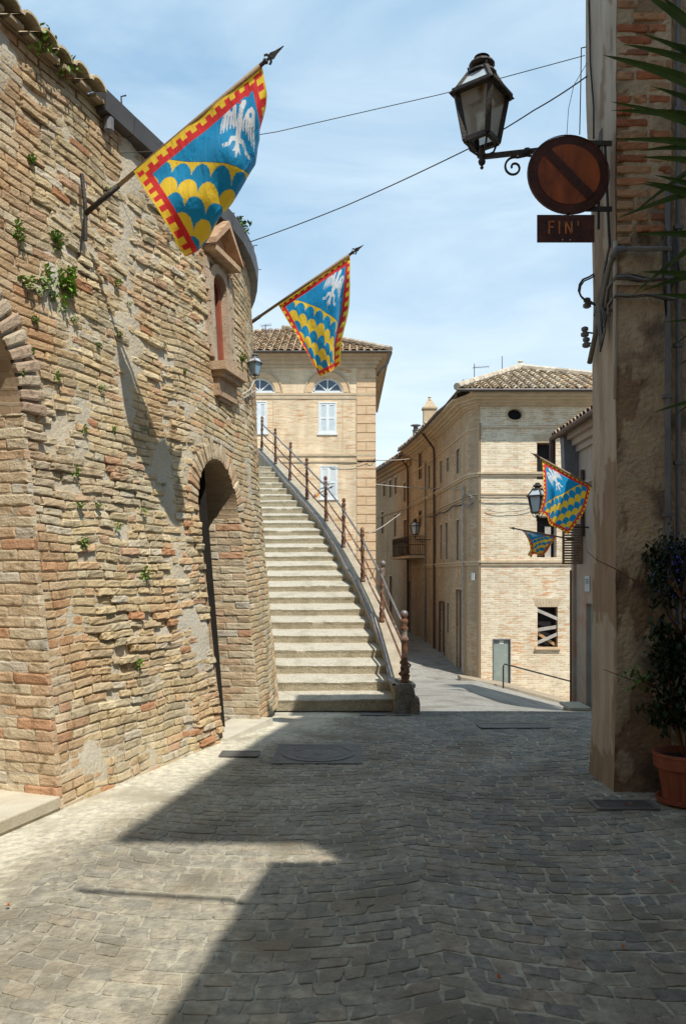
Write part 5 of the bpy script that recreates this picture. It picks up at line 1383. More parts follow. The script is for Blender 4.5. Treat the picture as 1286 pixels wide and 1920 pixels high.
fi = MB(); fi.poly([sp(math.cos(2*math.pi*k/n)*R_*.765+.0, math.sin(2*math.pi*k/n)*R_*.765, .003) for k in range(n)]); fi.build('face', M_signin, sg)
ba = MB(); a = math.radians(-45); ux = math.cos(a); uz = math.sin(a); hw = .12*R_; L_ = .765*R_
P4 = [(-L_*ux-hw*uz*-1, -L_*uz-hw*ux), (L_*ux+hw*uz, L_*uz-hw*ux), (L_*ux-hw*uz, L_*uz+hw*ux), (-L_*ux-hw*uz, -L_*uz+hw*ux)]
P4 = [(-L_*ux+hw*uz, -L_*uz-hw*ux), (L_*ux+hw*uz, L_*uz-hw*ux), (L_*ux-hw*uz, L_*uz+hw*ux), (-L_*ux-hw*uz, -L_*uz+hw*ux)]
ba.poly([sp(u, v, .006) for u, v in P4]); ba.build('diagonal_bar', M_signred, sg)
pl = MB(); A = px(1006, 404, SY); B = px(1113, 455, SY)
pl.box((A.x, SY-.012, B.z), (B.x, SY, A.z)); plo = pl.build('plate', M_signred, sg); plo['label'] = 'small rectangular plate with faded letters'
le = MB(); kq = SY/1500
def lbar(x0, y0, x1, y1, w_=2.6):
    p, q_ = px(x0, y0, SY), px(x1, y1, SY); d = (q_-p).normalized(); nn = Vector((-d.z, 0, d.x))*w_*kq/2; o_ = Vector((0, -.0135, 0)); t_ = Vector((0, -.003, 0))
    le.hexa([p-nn+o_, q_-nn+o_, q_+nn+o_, p+nn+o_, p-nn+o_+t_, q_-nn+o_+t_, q_+nn+o_+t_, p+nn+o_+t_])
for a in ((1028,416,1028,440),(1028,417,1038,417),(1028,427,1036,427),(1047,416,1047,440),(1059,440,1059,416),(1059,416,1070,440),(1070,440,1070,416),(1082,416,1082,425)): lbar(*a)
le.build('lettering', M_signtext, plo)
bo = MB()
for x, y in ((1053,405.5),(1067,405.5),(1053,451),(1067,451)):
    bo.lathe(px(x, y, SY)+Vector((0,-.013,0)), [(.0045,0),(.0045,.004)], 8, (0,-1,0))
bo.build('bolt', M_whiteshade, plo)
br = MB(); zt1 = px(0, 264, SY).z; zt2_ = px(0, 388, SY).z
for zz in (zt1, zt2_): br.bar((cS.x+.02, SY+.03, zz), (PX0+.03, SY+.04, zz), .02, .035)
br.bar((PX0-.10, SY+.05, zt1-.01), (PX0-.10, SY+.05, zt2_-.15), .018, .018); br.bar((PX0-.05, SY+.05, zt1-.01), (PX0-.02, SY+.03, zt2_-.3), .018, .018)
br.bar((cS.x, SY+.012, zt1+.02), (cS.x, SY+.012, B.z+.02), .03, .012, up=Vector((0,1,0)))
br.build('bracket', M_iron, sg)

# lamp on the tower
tl = thing('tower_scroll_lamp', 'small lantern with a blue reflection coloured into its glass, on wrought iron scrolls fixed to the side of the curved tower', 'street lamp', wm(s_at(9.55), 3.75, 0))
TY = 9.9
lantern(tl, px(478, 716, TY), .36, mat('blue_reflection_glass', (.20,.33,.42),(.14,.26,.34),4,.15,spec=.6), M_greypipe)  # pane colour carries the blue reflection
ar = MB(); a_ = px(434, 790, 9.3); b_ = px(478, 712, TY)
ar.tube([a_+Vector((0,0,-.15)), a_+Vector((.0,0,.16)), a_.lerp(b_,.35)+Vector((0,0,.12)), a_.lerp(b_,.7)+Vector((.02,0,.02)), b_], .010, 6)
ar.tube([a_+Vector((0,0,.05)), a_.lerp(b_,.5)+Vector((0,0,.02)), b_+Vector((.03,0,-.12))], .008, 5)
ar.tube(scroll(px(470,745,TY), .055, 1.3, 2.2, (X_, Z_), .01), .007, 5); ar.tube(scroll(px(452,765,9.8), .05, 1.2, 0, (X_, Z_), .01, -1), .007, 5); ar.tube(scroll(px(462,722,TY), .04, 1.2, 1, (X_, Z_), .01, -1), .006, 5)
ar.build('bracket', M_plank, tl)
# lamp in the lane
s_l = lpx(807); pL = lf(s_l, lz(807, 1012), .0)
ll = thing('lane_wall_lamp', 'dark lantern on a straight arm above the balcony in the lane', 'street lamp', pL)
lantern(ll, pL+Vector((-.75,-.1,0)), 1.0, M_clearglass, M_iron)
ar = MB(); ar.tube([pL+Vector((0,0,.0)), pL+Vector((-.75,-.1,0))], .022, 5); ar.tube(scroll(pL+Vector((-.4,-.05,-.1)), .10, 1.2, 1.57, (X_, Z_), .01), .014, 5); ar.build('bracket', M_iron, ll)
# lamp on the shaded house
HL = 18.9; pl_ = px(1007, 985, HL)
hl_ = thing('house_wall_lamp', 'grey glass lantern on the shaded side house partly behind the second lowest flag', 'street lamp', (XH, HL, pl_.z))
lantern(hl_, px(1007, 980, HL), (980-905)/1500*HL, M_clearglass, M_iron)
ar = MB(); ar.tube([px(1007, 975, HL), px(1012, 985, HL), Vector((XH, HL, pl_.z-.05))], .02, 5); ar.build('bracket', M_iron, hl_)

eb = thing('rear_sky_blocker_house', 'unseen house added far behind the viewpoint to block sky light', 'house', (-1, -11, 0))  # added out of view, cuts sky light on the near street
mb = MB(); mb.box((-6, -13, -.1), (6, -10, 11)); mb.build('wall', M_trim, eb); mb = MB(); mb.box((-6.3, -13.2, 11.0), (6.3, -9.7, 11.2)); mb.build('roof', M_lane, eb)
# ============================================================ FLAGS
RED, YEL, BLU, WHT = (.70,.028,.028), (.92,.62,.04), (.002,.27,.55), (.74,.76,.77)
def mir(P): return [(-a, b) for a, b in P][::-1]
BODY = [(-.12,.50),(-.17,.70),(-.10,.86),(0,.93),(.12,.90),(.15,.80),(.10,.60),(.17,.25),(.13,-.25),(.06,-.52),(-.08,-.52),(-.13,-.2),(-.16,.22)]
BEAK = [(-.13,.84),(-.34,.78),(-.13,.74)]
LWG = [(-.14,.10),(-.24,.40),(-.34,.66),(-.52,.80),(-.74,.72),(-.88,.42),(-.94,.0),(-.86,-.42),(-.80,-.05),(-.74,-.32),(-.67,.02),(-.60,-.22),(-.53,.10),(-.45,-.12),(-.38,.10),(-.28,-.05)]
LEG = [(-.08,-.25),(-.36,-.32),(-.42,-.56),(-.66,-.66),(-.60,-.78),(-.36,-.70),(-.24,-.46),(-.05,-.44)]
TAIL = [(-.06,-.48),(-.17,-.84),(-.06,-.76),(0,-1.02),(.07,-.76),(.18,-.84),(.07,-.48)]
SHAPES = [BODY, LWG, mir(LWG), LEG, mir(LEG), TAIL]
CROWN = [(-.14,1.02),(.16,1.02),(.22,1.22),(.10,1.12),(.01,1.26),(-.08,1.12),(-.20,1.22)]
def inpoly(x, y, P):
    c = False; j = len(P)-1
    for i in range(len(P)):
        if (P[i][1] > y) != (P[j][1] > y) and x < (P[j][0]-P[i][0])*(y-P[i][1])/(P[j][1]-P[i][1])+P[i][0]: c = not c
        j = i
    return c
EC = (.665, .335); EW, EH = .150, .195
def flagcol(u, v):
    e = min(u, v, 1-u, 1-v)
    if e < .095:
        if v < .024 and e == v: return YEL
        if e > .072: return RED
        along = u if (e == v or e == 1-v) else v
        if e < .012 and e != v: return YEL
        lo = .03 if e == v or v < .05 else .012
        if e < .055: return YEL if int(math.floor(along/.038+.5)) % 2 == 0 else RED
        return RED
    X_ = (u+v)*.7071; Y_ = (u-v)*.7071
    if Y_ > .10:
        x = (X_-EC[0])/EW; y = (Y_-EC[1])/EH
        if abs(x) < 1 and -1.1 < y < 1.3:
            for P in SHAPES:
                if inpoly(x, y, P):
                    # feather slits and eye
                    if P is not BODY and P is not TAIL and y < .35 and abs(x) > .3 and math.sin(x*42) > .80: return BLU
                    if P in (SHAPES[1], SHAPES[2]) and (abs(x)-.56)**2+(y-.55)**2 < .006: return BLU
                    return WHT
            if inpoly(x, y, BEAK) or inpoly(x, y, CROWN): return RED
        return BLU
    if Y_ > .096: return (.02,.05,.1)
    W_, RH_ = .132, .098
    for k in range(12, -1, -1):
        top = .085-k*RH_; off = 0 if k % 2 == 0 else .5
        q = X_/W_+off; dx = (q-math.floor(q)-.5)*2
        if Y_ <= top-(1-math.sqrt(max(0, 1-dx*dx)))*.085: return BLU if k % 2 == 0 else YEL
    return YEL
def cloth(fn, n, parent):
    mb = MB()
    for i in range(n+1):
        for k in range(n+1):
            u, v = i/n, k/n; mb.col = flagcol(u, v); mb.vert(fn(u, v))
    for i in range(n):
        for k in range(n):
            a = i*(n+1)+k; mb.face((a, a+n+1, a+n+2, a+1))
    return mb.build('cloth', M_flag, parent, smooth=True)
def pole(parent, base, tip, r=.016, wood=True):
    base = Vector(base); tip = Vector(tip); L_ = (tip-base).length; d = (tip-base).normalized()
    m = MB(); m.tube([base+d*.30*1, tip-d*.22], r, 8); m.build('pole', mat_pole, parent, smooth=True)
    m = MB(); m.tube([base, base+d*.36], r*1.25, 8); m.build('socket', M_iron, parent, smooth=True)
    m = MB(); t0 = tip-d*.23
    m.lathe(t0, [(r*.9,0),(r*.9,.05),(r*1.3,.055),(r*1.3,.07),(r*.6,.08),(r*.6,.095)], 8, d)
    # spear head with side barbs
    up = Vector((0,0,1)); sd_ = d.cross(Vector((0,1,0))).normalized(); th = d.cross(sd_).normalized()*.006
    def Q(a, b): return t0+d*a+sd_*b
    for P in ([(.09,.006),(.12,.026),(.16,.012),(.23,0),(.16,-.012),(.12,-.026),(.09,-.006)], [(.10,.0),(.085,.03),(.07,.034),(.08,.045),(.10,.036),(.115,.01)], [(.10,.0),(.085,-.03),(.07,-.034),(.08,-.045),(.10,-.036),(.115,-.01)]):
        m.prism([Q(a, b)-th for a, b in P], th*2)
    m.build('spear_head', M_iron, parent)
mat_pole = mat('pole_wood', (.30,.21,.13), (.22,.15,.09), 8, .6, .2, 30)
def unitpx(x, y, Y): return px(x, y, Y)
# flag 1: on the wall, near
F1b = wm(s_at(6.62), 4.5, .03); F1b = Vector((-2.08, 6.47, 4.58)); 
F1t = px(532, 86, 5.88)
fl = thing('heraldic_flag', 'largest heraldic flag with white eagle over blue and yellow scales, high on the old wall', 'flag', F1b, 'heraldic flags on poles over the street')
pole(fl, F1b, F1t, .017)
A1 = px(251, 321, 6.27); B1 = px(491, 121, 5.95)
FT = [(0,.56),(.09,.58),(.31,.53),(.53,.46),(.74,.38),(.89,.29),(1,.17)]
pu = (B1-A1); Lp = pu.length; puN = pu.normalized()
# cloth falls away from the pole: in-plane direction 90 degrees to the pole, facing the viewer
drop = puN.cross(Vector((0.10,-1,0.06)).normalized()).normalized()
if drop.z > 0: drop = -drop
nrm_ = Vector((0,-1,0))
kk1 = 312/1500*6.1
def flag1(u, v):
    f = interp(FT, u); uu = u-sstep(.55, 1.0, u)*.40*min(v, .3)
    R = .035
    if v < f: e = v; dep = 0.0; e2 = e-max(0, v-(f-.07))**2*1.5
    else:
        w_ = v-f; a = min(w_/R, math.pi); e2 = f-.0075+R*math.sin(a)*.6-max(0, w_-R*math.pi)*.52; e2 = max(e2, min(f-.02, .13)); dep = R*(1-math.cos(a))*1.6+max(0, w_-R*math.pi)*.35
        uu = uu*(1-.25*max(0, w_)) 
    ripple = .045*math.sin(u*9+v*7)*v+.030*math.sin(u*19-v*9+1)*v+.016*N3(u*5, v*5, 2)+.012*math.sin(u*34+v*6)*v
    p = A1+pu*uu+drop*(e2*kk1)-Vector((0,1,0))*(ripple*1.2-dep*kk1+.16*math.sin(min(v/f,1.)*math.pi)*sstep(0,.5,v))
    p += Vector((0,0,-.01))*math.sin(u*40)*0
    return p
cloth(flag1, 210, fl)
m = MB(); bb = F1b; m.tube([bb+Vector((-.03,.0,.32)), bb+Vector((-.0,.0,.05)), bb+Vector((.0,0.0,-.22))], .017, 6); m.tube([bb+Vector((0,0,0)), bb+Vector((-.05,.02,-.32)), bb+Vector((-.06,.05,-.45))], .012, 5); m.build('wall_bracket', M_iron, fl)

def coons(Pc, u, v):
    """Pc: dict of 4 boundary polylines in photo pixels + depth: B0 (v=0), B1 (v=1), L (u=0), R (u=1)"""
    def pl(P, t):
        n = len(P)-1; f = t*n; i = min(int(f), n-1); q = f-i
        a, b = Vector(P[i]), Vector(P[i+1]); p0 = Vector(P[max(i-1,0)]); p3 = Vector(P[min(i+2,n)])
        return .5*((2*a)+(b-p0)*q+(2*p0-5*a+4*b-p3)*q*q+(3*a-p0-3*b+p3)*q**3)
    c0, c1, l_, r_ = pl(Pc['B0'], u), pl(Pc['B1'], u), pl(Pc['L'], v), pl(Pc['R'], v)
    P00, P10, P01, P11 = (Vector(Pc['B0'][0]), Vector(Pc['B0'][-1]), Vector(Pc['B1'][0]), Vector(Pc['B1'][-1]))
    return c0*(1-v)+c1*v+l_*(1-u)+r_*u-(P00*(1-u)*(1-v)+P10*u*(1-v)+P01*(1-u)*v+P11*u*v)
def mkflag(Pc, n, parent, rip, kx):
    def fn(u, v):
        p = coons(Pc, u, v); w_ = px(p.x, p.y, p.z)
        d = rip(u, v); return w_+Vector((0, -1, 0))*d+Vector((1, 0, 0))*d*kx
    return cloth(fn, n, parent)
# flag 2: on the far side of the tower
b2 = px(462, 612, 10.9)-Vector((.10, 0, .06)); t2 = px(682, 459, 10.2)
fl2 = thing('heraldic_flag', 'second heraldic flag hanging in folds in front of the peach palazzo roof', 'flag', b2, 'heraldic flags on poles over the street')
pole(fl2, b2, t2, .020)
mkflag({'B0': [(522,572,10.7),(589,526,10.5),(656,480,10.3)], 'L': [(522,572,10.7),(560,640,10.6),(600,705,10.6)],
        'R': [(656,480,10.3),(657,520,10.25),(655,575,10.35),(640,640,10.45),(634,686,10.5)], 'B1': [(600,705,10.6),(620,697,10.45),(634,686,10.5)]}, 170, fl2,
       lambda u, v: .06*math.sin(u*11+v*3)*v+.02*math.sin(u*27+v*5)*v+.16*sstep(.55,1,u)*math.sin((u-.55)*14)*sstep(.1,.6,v)+.015*N3(u*6, v*6, 1), .45)
# flag 3, 4 on the shaded house
b3 = Vector((XH, 17.3, px(0, 932, 17.3).z)); t3 = px(995, 849, 16.7)
fl3 = thing('heraldic_flag', 'third heraldic flag spread open on the shaded house in front of the corner palace', 'flag', b3, 'heraldic flags on poles over the street')
pole(fl3, b3, t3, .024)
mkflag({'B0': [(1108,911,17.2),(1062,887,17.0),(1016,863,16.8)], 'L': [(1108,911,17.2),(1094,960,17.1),(1065,1002,17.1)],
        'R': [(1016,863,16.8),(1018,900,16.75),(1019,932,16.8),(1011,962,16.85)], 'B1': [(1065,1002,17.1),(1048,992,17.0),(1030,983,16.9),(1025,968,16.95),(1011,962,16.85)]}, 150, fl3,
       lambda u, v: .09*math.sin(u*9+1)*v+.12*sstep(.5,.9,u)*math.sin((u-.5)*16)*sstep(.2,.8,v), -.35)
b4 = Vector((XH, 19.85, px(0, 1013, 19.85).z)); t4 = px(953, 989, 19.2)
fl4 = thing('heraldic_flag', 'lowest and smallest heraldic flag, crumpled by the wind beside the first floor window', 'flag', b4, 'heraldic flags on poles over the street')
pole(fl4, b4, t4, .018)
mkflag({'B0': [(1043,1006,19.8),(1005,999,19.5),(968,992,19.3)], 'L': [(1043,1006,19.8),(1028,1026,19.7),(1008,1043,19.6)],
        'R': [(968,992,19.3),(982,999,19.2),(989,1015,19.2),(990,1046,19.3)], 'B1': [(1008,1043,19.6),(1000,1039,19.5),(990,1046,19.3)]}, 110, fl4,
       lambda u, v: .07*math.sin(u*14+v*2)*math.sqrt(v+.01)+.10*math.sin(u*7-v*6)*v, .4)

# ============================================================ WIRES
def wire(name, label, pts, r=.006, sag=0.0, m=None, grp='overhead wires'):
    pts = [Vector(p) for p in pts]; P = []
    for a, b in zip(pts, pts[1:]):
        for k in range(12):
            t = k/12; P.append(a.lerp(b, t)-Vector((0,0,sag*4*t*(1-t))))
    P.append(pts[-1]); mb = MB(); mb.tube(P, r, 5); o = mb.build(name, m or M_cable, None, smooth=True)
    tag(o, label, 'wire', grp); return o
wire('overhead_wire', 'upper thin wire crossing the sky behind the largest flag', [px(225, 287, 6.9), px(300, 283, 7.0), px(520, 247, 7.0), px(830, 176, 6.9), px(1096, 104, 6.6)], .0035, .0)
wire('overhead_wire', 'lower thicker wire crossing the sky between the tower and the pier', [px(462, 456, 9.9), px(650, 385, 9.0), px(880, 278, 7.6), px(1000, 207, 7.0), px(1101, 142, 6.65)], .006, .01)
wire('hanging_wire', 'wire hanging down the edge of the pier to the round sign', [px(1098, 88, 6.6), px(1089, 90, 6.55), px(1088, 160, 6.5), px(1086, 252, 6.3)], .0045)
wire('hanging_wire', 'thinner curved wire hanging beside the round sign', [px(1100, 118, 6.6), px(1075, 160, 6.5), px(1065, 205, 6.4), px(1062, 252, 6.3)], .0025)
wire('edge_cable', 'grey cable running down the side face of the pier', [px(1103, 0, 6.6), px(1106, 120, 6.55), px(1112, 200, 6.5), px(1112, 260, 6.45)], .008, 0, M_cable)
wire('lane_wire', 'upper of the two pale wires crossing the mouth of the lane', [px(690, 862, 34), px(770, 860, 38), px(800, 866, 39)], .02, .05, M_plank)
wire('lane_wire', 'lower pair wire crossing the mouth of the lane towards the palace', [px(600, 905, 33.8), px(705, 908, 35), px(830, 916, 36.5), px(868, 915, 30.8)], .022, .05, M_plank)
wire('lane_wire', 'slanting pale wire from the stair railing up across the lane', [px(690, 1000, 28), px(730, 978, 32), px(778, 938, 41)], .02, .05, M_plank)
wire('facade_cable', 'sagging cable bundle along the palace front below its first string course', [pf(XC, pZ(933), .12), pf(pX(960), pZ(933), .13), pf(pX(1100), pZ(934), .13)], .022, .03, M_greycable)
wire('facade_cable', 'thin slack cable looping across the palace front towards the wall lamp', [pf(XC+.2, pZ(955), .08), pf(pX(950), pZ(960), .08), pf(pX(1000), pZ(950), .1)], .012, .06, M_greycable)
wire('facade_cable', 'cable bundle looped along the lane wall of the palace', [lf(.3, pZ(932), .1)]+[lf(s, lz_, .12) for s, lz_ in ((3, pZ(936)), (6, pZ(938)), (9, pZ(935)))], .03, .10, M_cable)
wire('facade_cable', 'cable drooping across the quoined corner of the peach palazzo', [cf(cX(620), cZ(868), .12), cf(cX(690), cZ(864), .12), cf(cX(703), cZ(860), .12)], .014, .12, M_cable)
mb = MB(); mb.tube([(.26, 1.29, 5.0), (1.1, 1.13, 5.05), (1.86, .45, 5.1)], .022, 6); tag(mb.build('bare_pole', M_iron, None, smooth=True), 'bare pole jutting over the street from the low house, throwing a thin shadow line', 'pole')
# loops at palace corner
mb = MB()
for k in range(3): mb.tube([lf(.45+.05*k+.28*math.cos(a/10*6.28), pZ(932)+(.18+.05*k)*math.sin(a/10*6.28)-.1, .13+.03*k) for a in range(11)], .014, 5)
tag(mb.build('cable_loop', M_greycable, None, smooth=True), 'knot of looped grey cables on the palace corner', 'cables')

# TV aerials
def aerial(name, label, base, h, arms):
    t = thing(name, label, 'aerial', base); b = Vector(base); m = MB(); m.tube([b, b+Vector((0,0,h))], .02, 5); m.build('mast', M_greypipe, t)
    for (z, w0, w1, tilt_) in arms:
        m = MB(); m.tube([b+Vector((w0,0,z)), b+Vector((w1,0,z+tilt_))], .014, 4)
        n = 7
        for k in range(n):
            p = b+Vector((lerp(w0,w1,k/(n-1)),0,z+tilt_*k/(n-1))); m.tube([p+Vector((0,-.25,0)), p+Vector((0,.25,0))], .006, 4)
        m.build('boom', M_greypipe, t)
a1 = px(889, 722, 33); aerial('tv_aerial', 'aerial with two horizontal booms on the left hip of the palace roof', a1, 40/1500*33, ((.2, -.5, .35, .05), (.72, -.05, .6, .04)))
a2 = px(941, 705, 34); aerial('tv_aerial', 'bare thin aerial mast beside the palace roof apex', a2-Vector((0,0,.3)), .3+37/1500*34, ())
a3 = px(498, 628, 36); aerial('tv_aerial', 'small branching aerial on the ridge of the peach palazzo roof', a3-Vector((0,0,.2)), .7, ((.45, -.1, .7, -.25), (.6, -.2, .25, .05)))

# ============================================================ PLANTS
def leafcard(mb, p, d, up, L_, w_, c, curl=.15):
    mb.col = c; d = d.normalized(); s_ = d.cross(up)
    if s_.length < .01: s_ = d.orthogonal()
    s_.normalize(); n_ = s_.cross(d).normalized()
    a = mb.vert(p); b = mb.vert(p+d*L_*.45+s_*w_*.5+n_*curl*L_*.2); c_ = mb.vert(p+d*L_*.45-s_*w_*.5+n_*curl*L_*.2); e = mb.vert(p+d*L_-n_*curl*L_*.3); m_ = mb.vert(p+d*L_*.45)
    mb.face((a, b, m_)); mb.face((b, e, m_)); mb.face((a, m_, c_)); mb.face((m_, e, c_))
# weeds in the old wall joints: a few shapes, copied
protos = []
random.seed(41)
def rv(): return Vector((random.gauss(0,1), random.gauss(0,1), random.gauss(0,1))).normalized()
for q in range(4):
    mb = MB()
    for k in range(26+10*q):
        d = (Vector((.6,-.3,.1))+rv()*.8).normalized(); p = rv()*.035
        leafcard(mb, p, d, Vector((0,0,1)), random.uniform(.03,.06), random.uniform(.015,.03), tuple(random.uniform(.8,1.6)*x for x in (1.0,1.05,.8)))
    protos.append(mb)
spots = [(35,515,1.5),(75,500,1.2),(110,525,1.9),(90,430,1.2),(60,535,1.0),(15,415,1.2),(210,520,.8),(213,620,.7),(262,800,.7),(135,880,.9),(150,1015,1.0),(140,945,.8),(262,955,.8),(268,1075,1.2),(255,1242,1.0),(452,670,1.3),(128,590,.8),(95,700,.8),(300,640,.6),(340,690,.6),(180,720,.7),(215,985,.8),(25,690,.7),(40,280,.9),(190,340,.7),(105,560,1.3),(120,500,1.2),(50,590,.8),(70,520,1.4),(98,512,1.3),(120,535,1.3),(85,545,1.0),(20,430,1.0),(95,445,1.1),(45,650,.6),(175,640,.6),(232,560,.6),(150,800,.7),(205,800,.6),(175,945,.7),(300,905,.6)]
first = {}
for i, (x, y, sc) in enumerate(spots):
    # find wall point under this pixel
    best = None
    for k in range(400):
        Y = 4.6+k*.016; z = 1.65-(y-1080)/1500*Y; X = (x-643)/1500*Y
        try: s = s_at(Y)
        except Exception: break
        p = wm(s, z, .0)
        e = abs(p.x-X+(0))
        if best is None or e < best[0]: best = (e, p, s, z)
    _, p, s, z = best; q = i % 4
    p = wm(s, z, .015)
    if q not in first:
        o = protos[q].build('wall_weed', M_leaf); first[q] = o
    else:
        o = first[q].copy(); COL.objects.link(o)
    o.location = p; o.scale = (sc*.85, sc*.85, sc*.85)
    tag(o, 'small green weed tuft rooted in a joint of the old brick wall', 'weed', 'weed tufts on the old brick wall')
def bush(name, label, cat, c, r, n, lm, lo_, hi_, stems=8, colr=(1,1,1), drop_=0.0, base=None):
    t = thing(name, label, cat, base or c); mb = MB(); c = Vector(c)
    cl = [(c+Vector((random.uniform(-1,1)*r[0], random.uniform(-1,1)*r[1], random.uniform(-1,1)*r[2]))) for _ in range(max(5, n//40))]
    for k in range(n):
        ce = random.choice(cl); p = ce+rv()*random.uniform(.02, .11); sh_ = random.uniform(.6, 1.5)
        leafcard(mb, p, rv()+Vector((-.2,-.4,.1-drop_)), Vector((0,0,1)), random.uniform(lo_,hi_), random.uniform(lo_,hi_)*.42, tuple(sh_*x for x in colr))
    mb.build('leaves', lm, t)
    st_m = MB(); b0 = Vector(base or (c-Vector((0,0,r[2]))))
    for k in range(min(stems, len(cl))):
        p = cl[k]; st_m.tube([b0, b0.lerp(p,.5)+rv()*.05, p], [.008,.006,.003], 4)
    st_m.build('stem', M_brown, t); return t
# fern tufts under the near eave
bush('eave_plant', 'leafy plant growing under the clay tiles at the top left', 'plant', px(82, 78, 6.05), (.02,.02,.07), 70, M_leaf, .04, .075, 4, (1.1,1.1,.9))
bush('eave_plant', 'smaller leafy plant with dry stalks below the tiles left of the sheet metal gutter', 'plant', px(125, 132, 6.35), (.03,.02,.06), 60, M_leaf, .035, .07, 4, (1.1,1.15,.9))
bush('eave_plant', 'wispy green plant beside the niche pediment under the tower gutter', 'plant', px(448, 435, 9.6), (.12,.05,.14), 130, M_leaf, .05, .10, 5, (.7,.8,.6))
# yucca hanging in from the right
yu = thing('yucca_plant', 'yucca with long pointed blades reaching in from the right over the shaded pier', 'plant', (2.62, 5.25, 0))
def blade(tip, root, w_=.045, sag=.04):
    tip = Vector(tip); root = Vector(root); d = tip-root; s_ = d.cross(Vector((0,1,0))).normalized(); n = 10; mb = MB()
    mb.col = (1,1,1); rows = []
    s_ = (s_*.9+Vector((0,.45,0))).normalized(); fold = d.cross(s_).normalized()
    for k in range(n+1):
        t = k/n; ww = w_*(math.sin(math.pi*min(1, .30+t*.70))**.8) if t < 1 else 0.0008
        ww = 1.25*w_*min(1, (1-t)*1.6+.0)**.8*(.75+.25*min(1, t*3))
        p = root+d*t-Vector((0,0,sag*4*t*(1-t)*(-1)))
        rows.append([mb.vert(p-s_*ww+fold*ww*.35), mb.vert(p), mb.vert(p+s_*ww+fold*ww*.35)])
    for a, b in zip(rows, rows[1:]):
        mb.face((a[0],a[1],b[1],b[0])); mb.face((a[1],a[2],b[2],b[1]))
    return mb.build('leaf_blade', M_yucca, yu)
YY = 5.25
for tx_, ty_, rx_, ry_, dz_, w_ in ((1128,103,1370,190,0,.030),(1168,83,1380,150,.1,.024),(1200,63,1380,150,.2,.022),(1236,-10,1400,170,.1,.036),(1142,190,1390,270,0,.022),(1144,207,1390,240,.1,.026),(1150,262,1390,285,0,.022),(1220,162,1390,240,.1,.022),(1196,283,1390,285,.2,.020),(1196,295,1390,325,0,.022),
                                 (1150,412,1390,340,0,.020),(1180,405,1390,260,.15,.018),(1202,340,1390,400,.1,.022),(1198,343,1390,410,0,.020),(1185,440,1400,455,0,.022),(1225,328,1400,395,.1,.022),(1180,558,1390,400,0,.020),(1196,548,1400,500,.1,.022),(1200,510,1400,540,0,.026),(1224,552,1400,585,.1,.022),(1240,605,1400,612,0,.014),(1255,655,1400,560,.1,.014),(1220,775,1400,740,0,.018),(1262,780,1400,700,.1,.02),(1265,80,1400,160,.2,.02),(1180,-30,1400,140,.05,.03),(1260,690,1400,640,.2,.014)):
    blade(px(tx_, ty_, YY+dz_*.5), px(rx_, ry_, YY+.1+dz_), w_, .03)
mb = MB(); mb.tube([(2.62,5.3,0),(2.66,5.32,1.5),(2.60,5.35,3.2),(2.62,5.35,4.8)], [.09,.075,.06,.05], 9); mb.build('trunk', M_brown, yu, smooth=True)
# potted climbing shrub
PC = px(1262, 1486, 6.0); PC.z = 0
pot = thing('flower_pot', 'large ribbed terracotta flower pot at the foot of the shaded pier', 'flower pot', (PC.x, 5.82, 0))
mb = MB(); cpt = Vector((PC.x, 5.80, .02))
seg = 48; prof = [(.150,0),(.155,.05),(.185,.235),(.190,.24),(.215,.25),(.222,.33),(.228,.335),(.228,.355),(.205,.355),(.20,.30)]
rings = []
for r, h in prof:
    rings.append([mb.vert(cpt+Vector((math.cos(2*math.pi*k/seg)*(r-(.006 if (k%4==0 and .04<h<.24) else 0)), math.sin(2*math.pi*k/seg)*(r-(.006 if (k%4==0 and .04<h<.24) else 0)), h))) for k in range(seg)])
for a, b in zip(rings, rings[1:]):
    for k in range(seg): mb.face((a[k], a[(k+1)%seg], b[(k+1)%seg], b[k]))
mb.build('body', M_terra, pot)
mb = MB(); mb.lathe(cpt-Vector((0,0,.015)), [(.16,0),(.20,.02),(.205,.045),(.19,.045),(.17,.02)], 30); mb.build('saucer', M_terra, pot)
mb = MB(); mb.lathe(cpt+Vector((0,0,.29)), [(.2,0),(.2,.015)], 20); mb.build('soil', M_dark, pot)
random.seed(13)
bush('potted_shrub', 'dark leafy shrub climbing out of the terracotta pot against the pier', 'shrub', (2.47, 5.84, .95), (.20,.10,.40), 1900, M_darkleaf, .05, .10, 12, (.8,.9,.8), .2, base=(cpt.x, cpt.y, .32))
bush('climbing_plant', 'dark climbing plant with sparse leaves on the recess wall above the potted shrub', 'shrub', (2.44, 5.95, 1.66), (.14,.06,.22), 1100, M_darkleaf, .05, .09, 6, (.8,.9,.8), .2, base=(cpt.x+.05, 5.95, 1.2))
bush('pale_sprig', 'lighter sprig of leaves reaching left from the potted shrub', 'plant', px(1188, 1272, 5.85), (.06,.04,.035), 60, M_leaf, .04, .08, 5, (.55,.6,.5), .1, base=px(1225, 1290, 5.85))
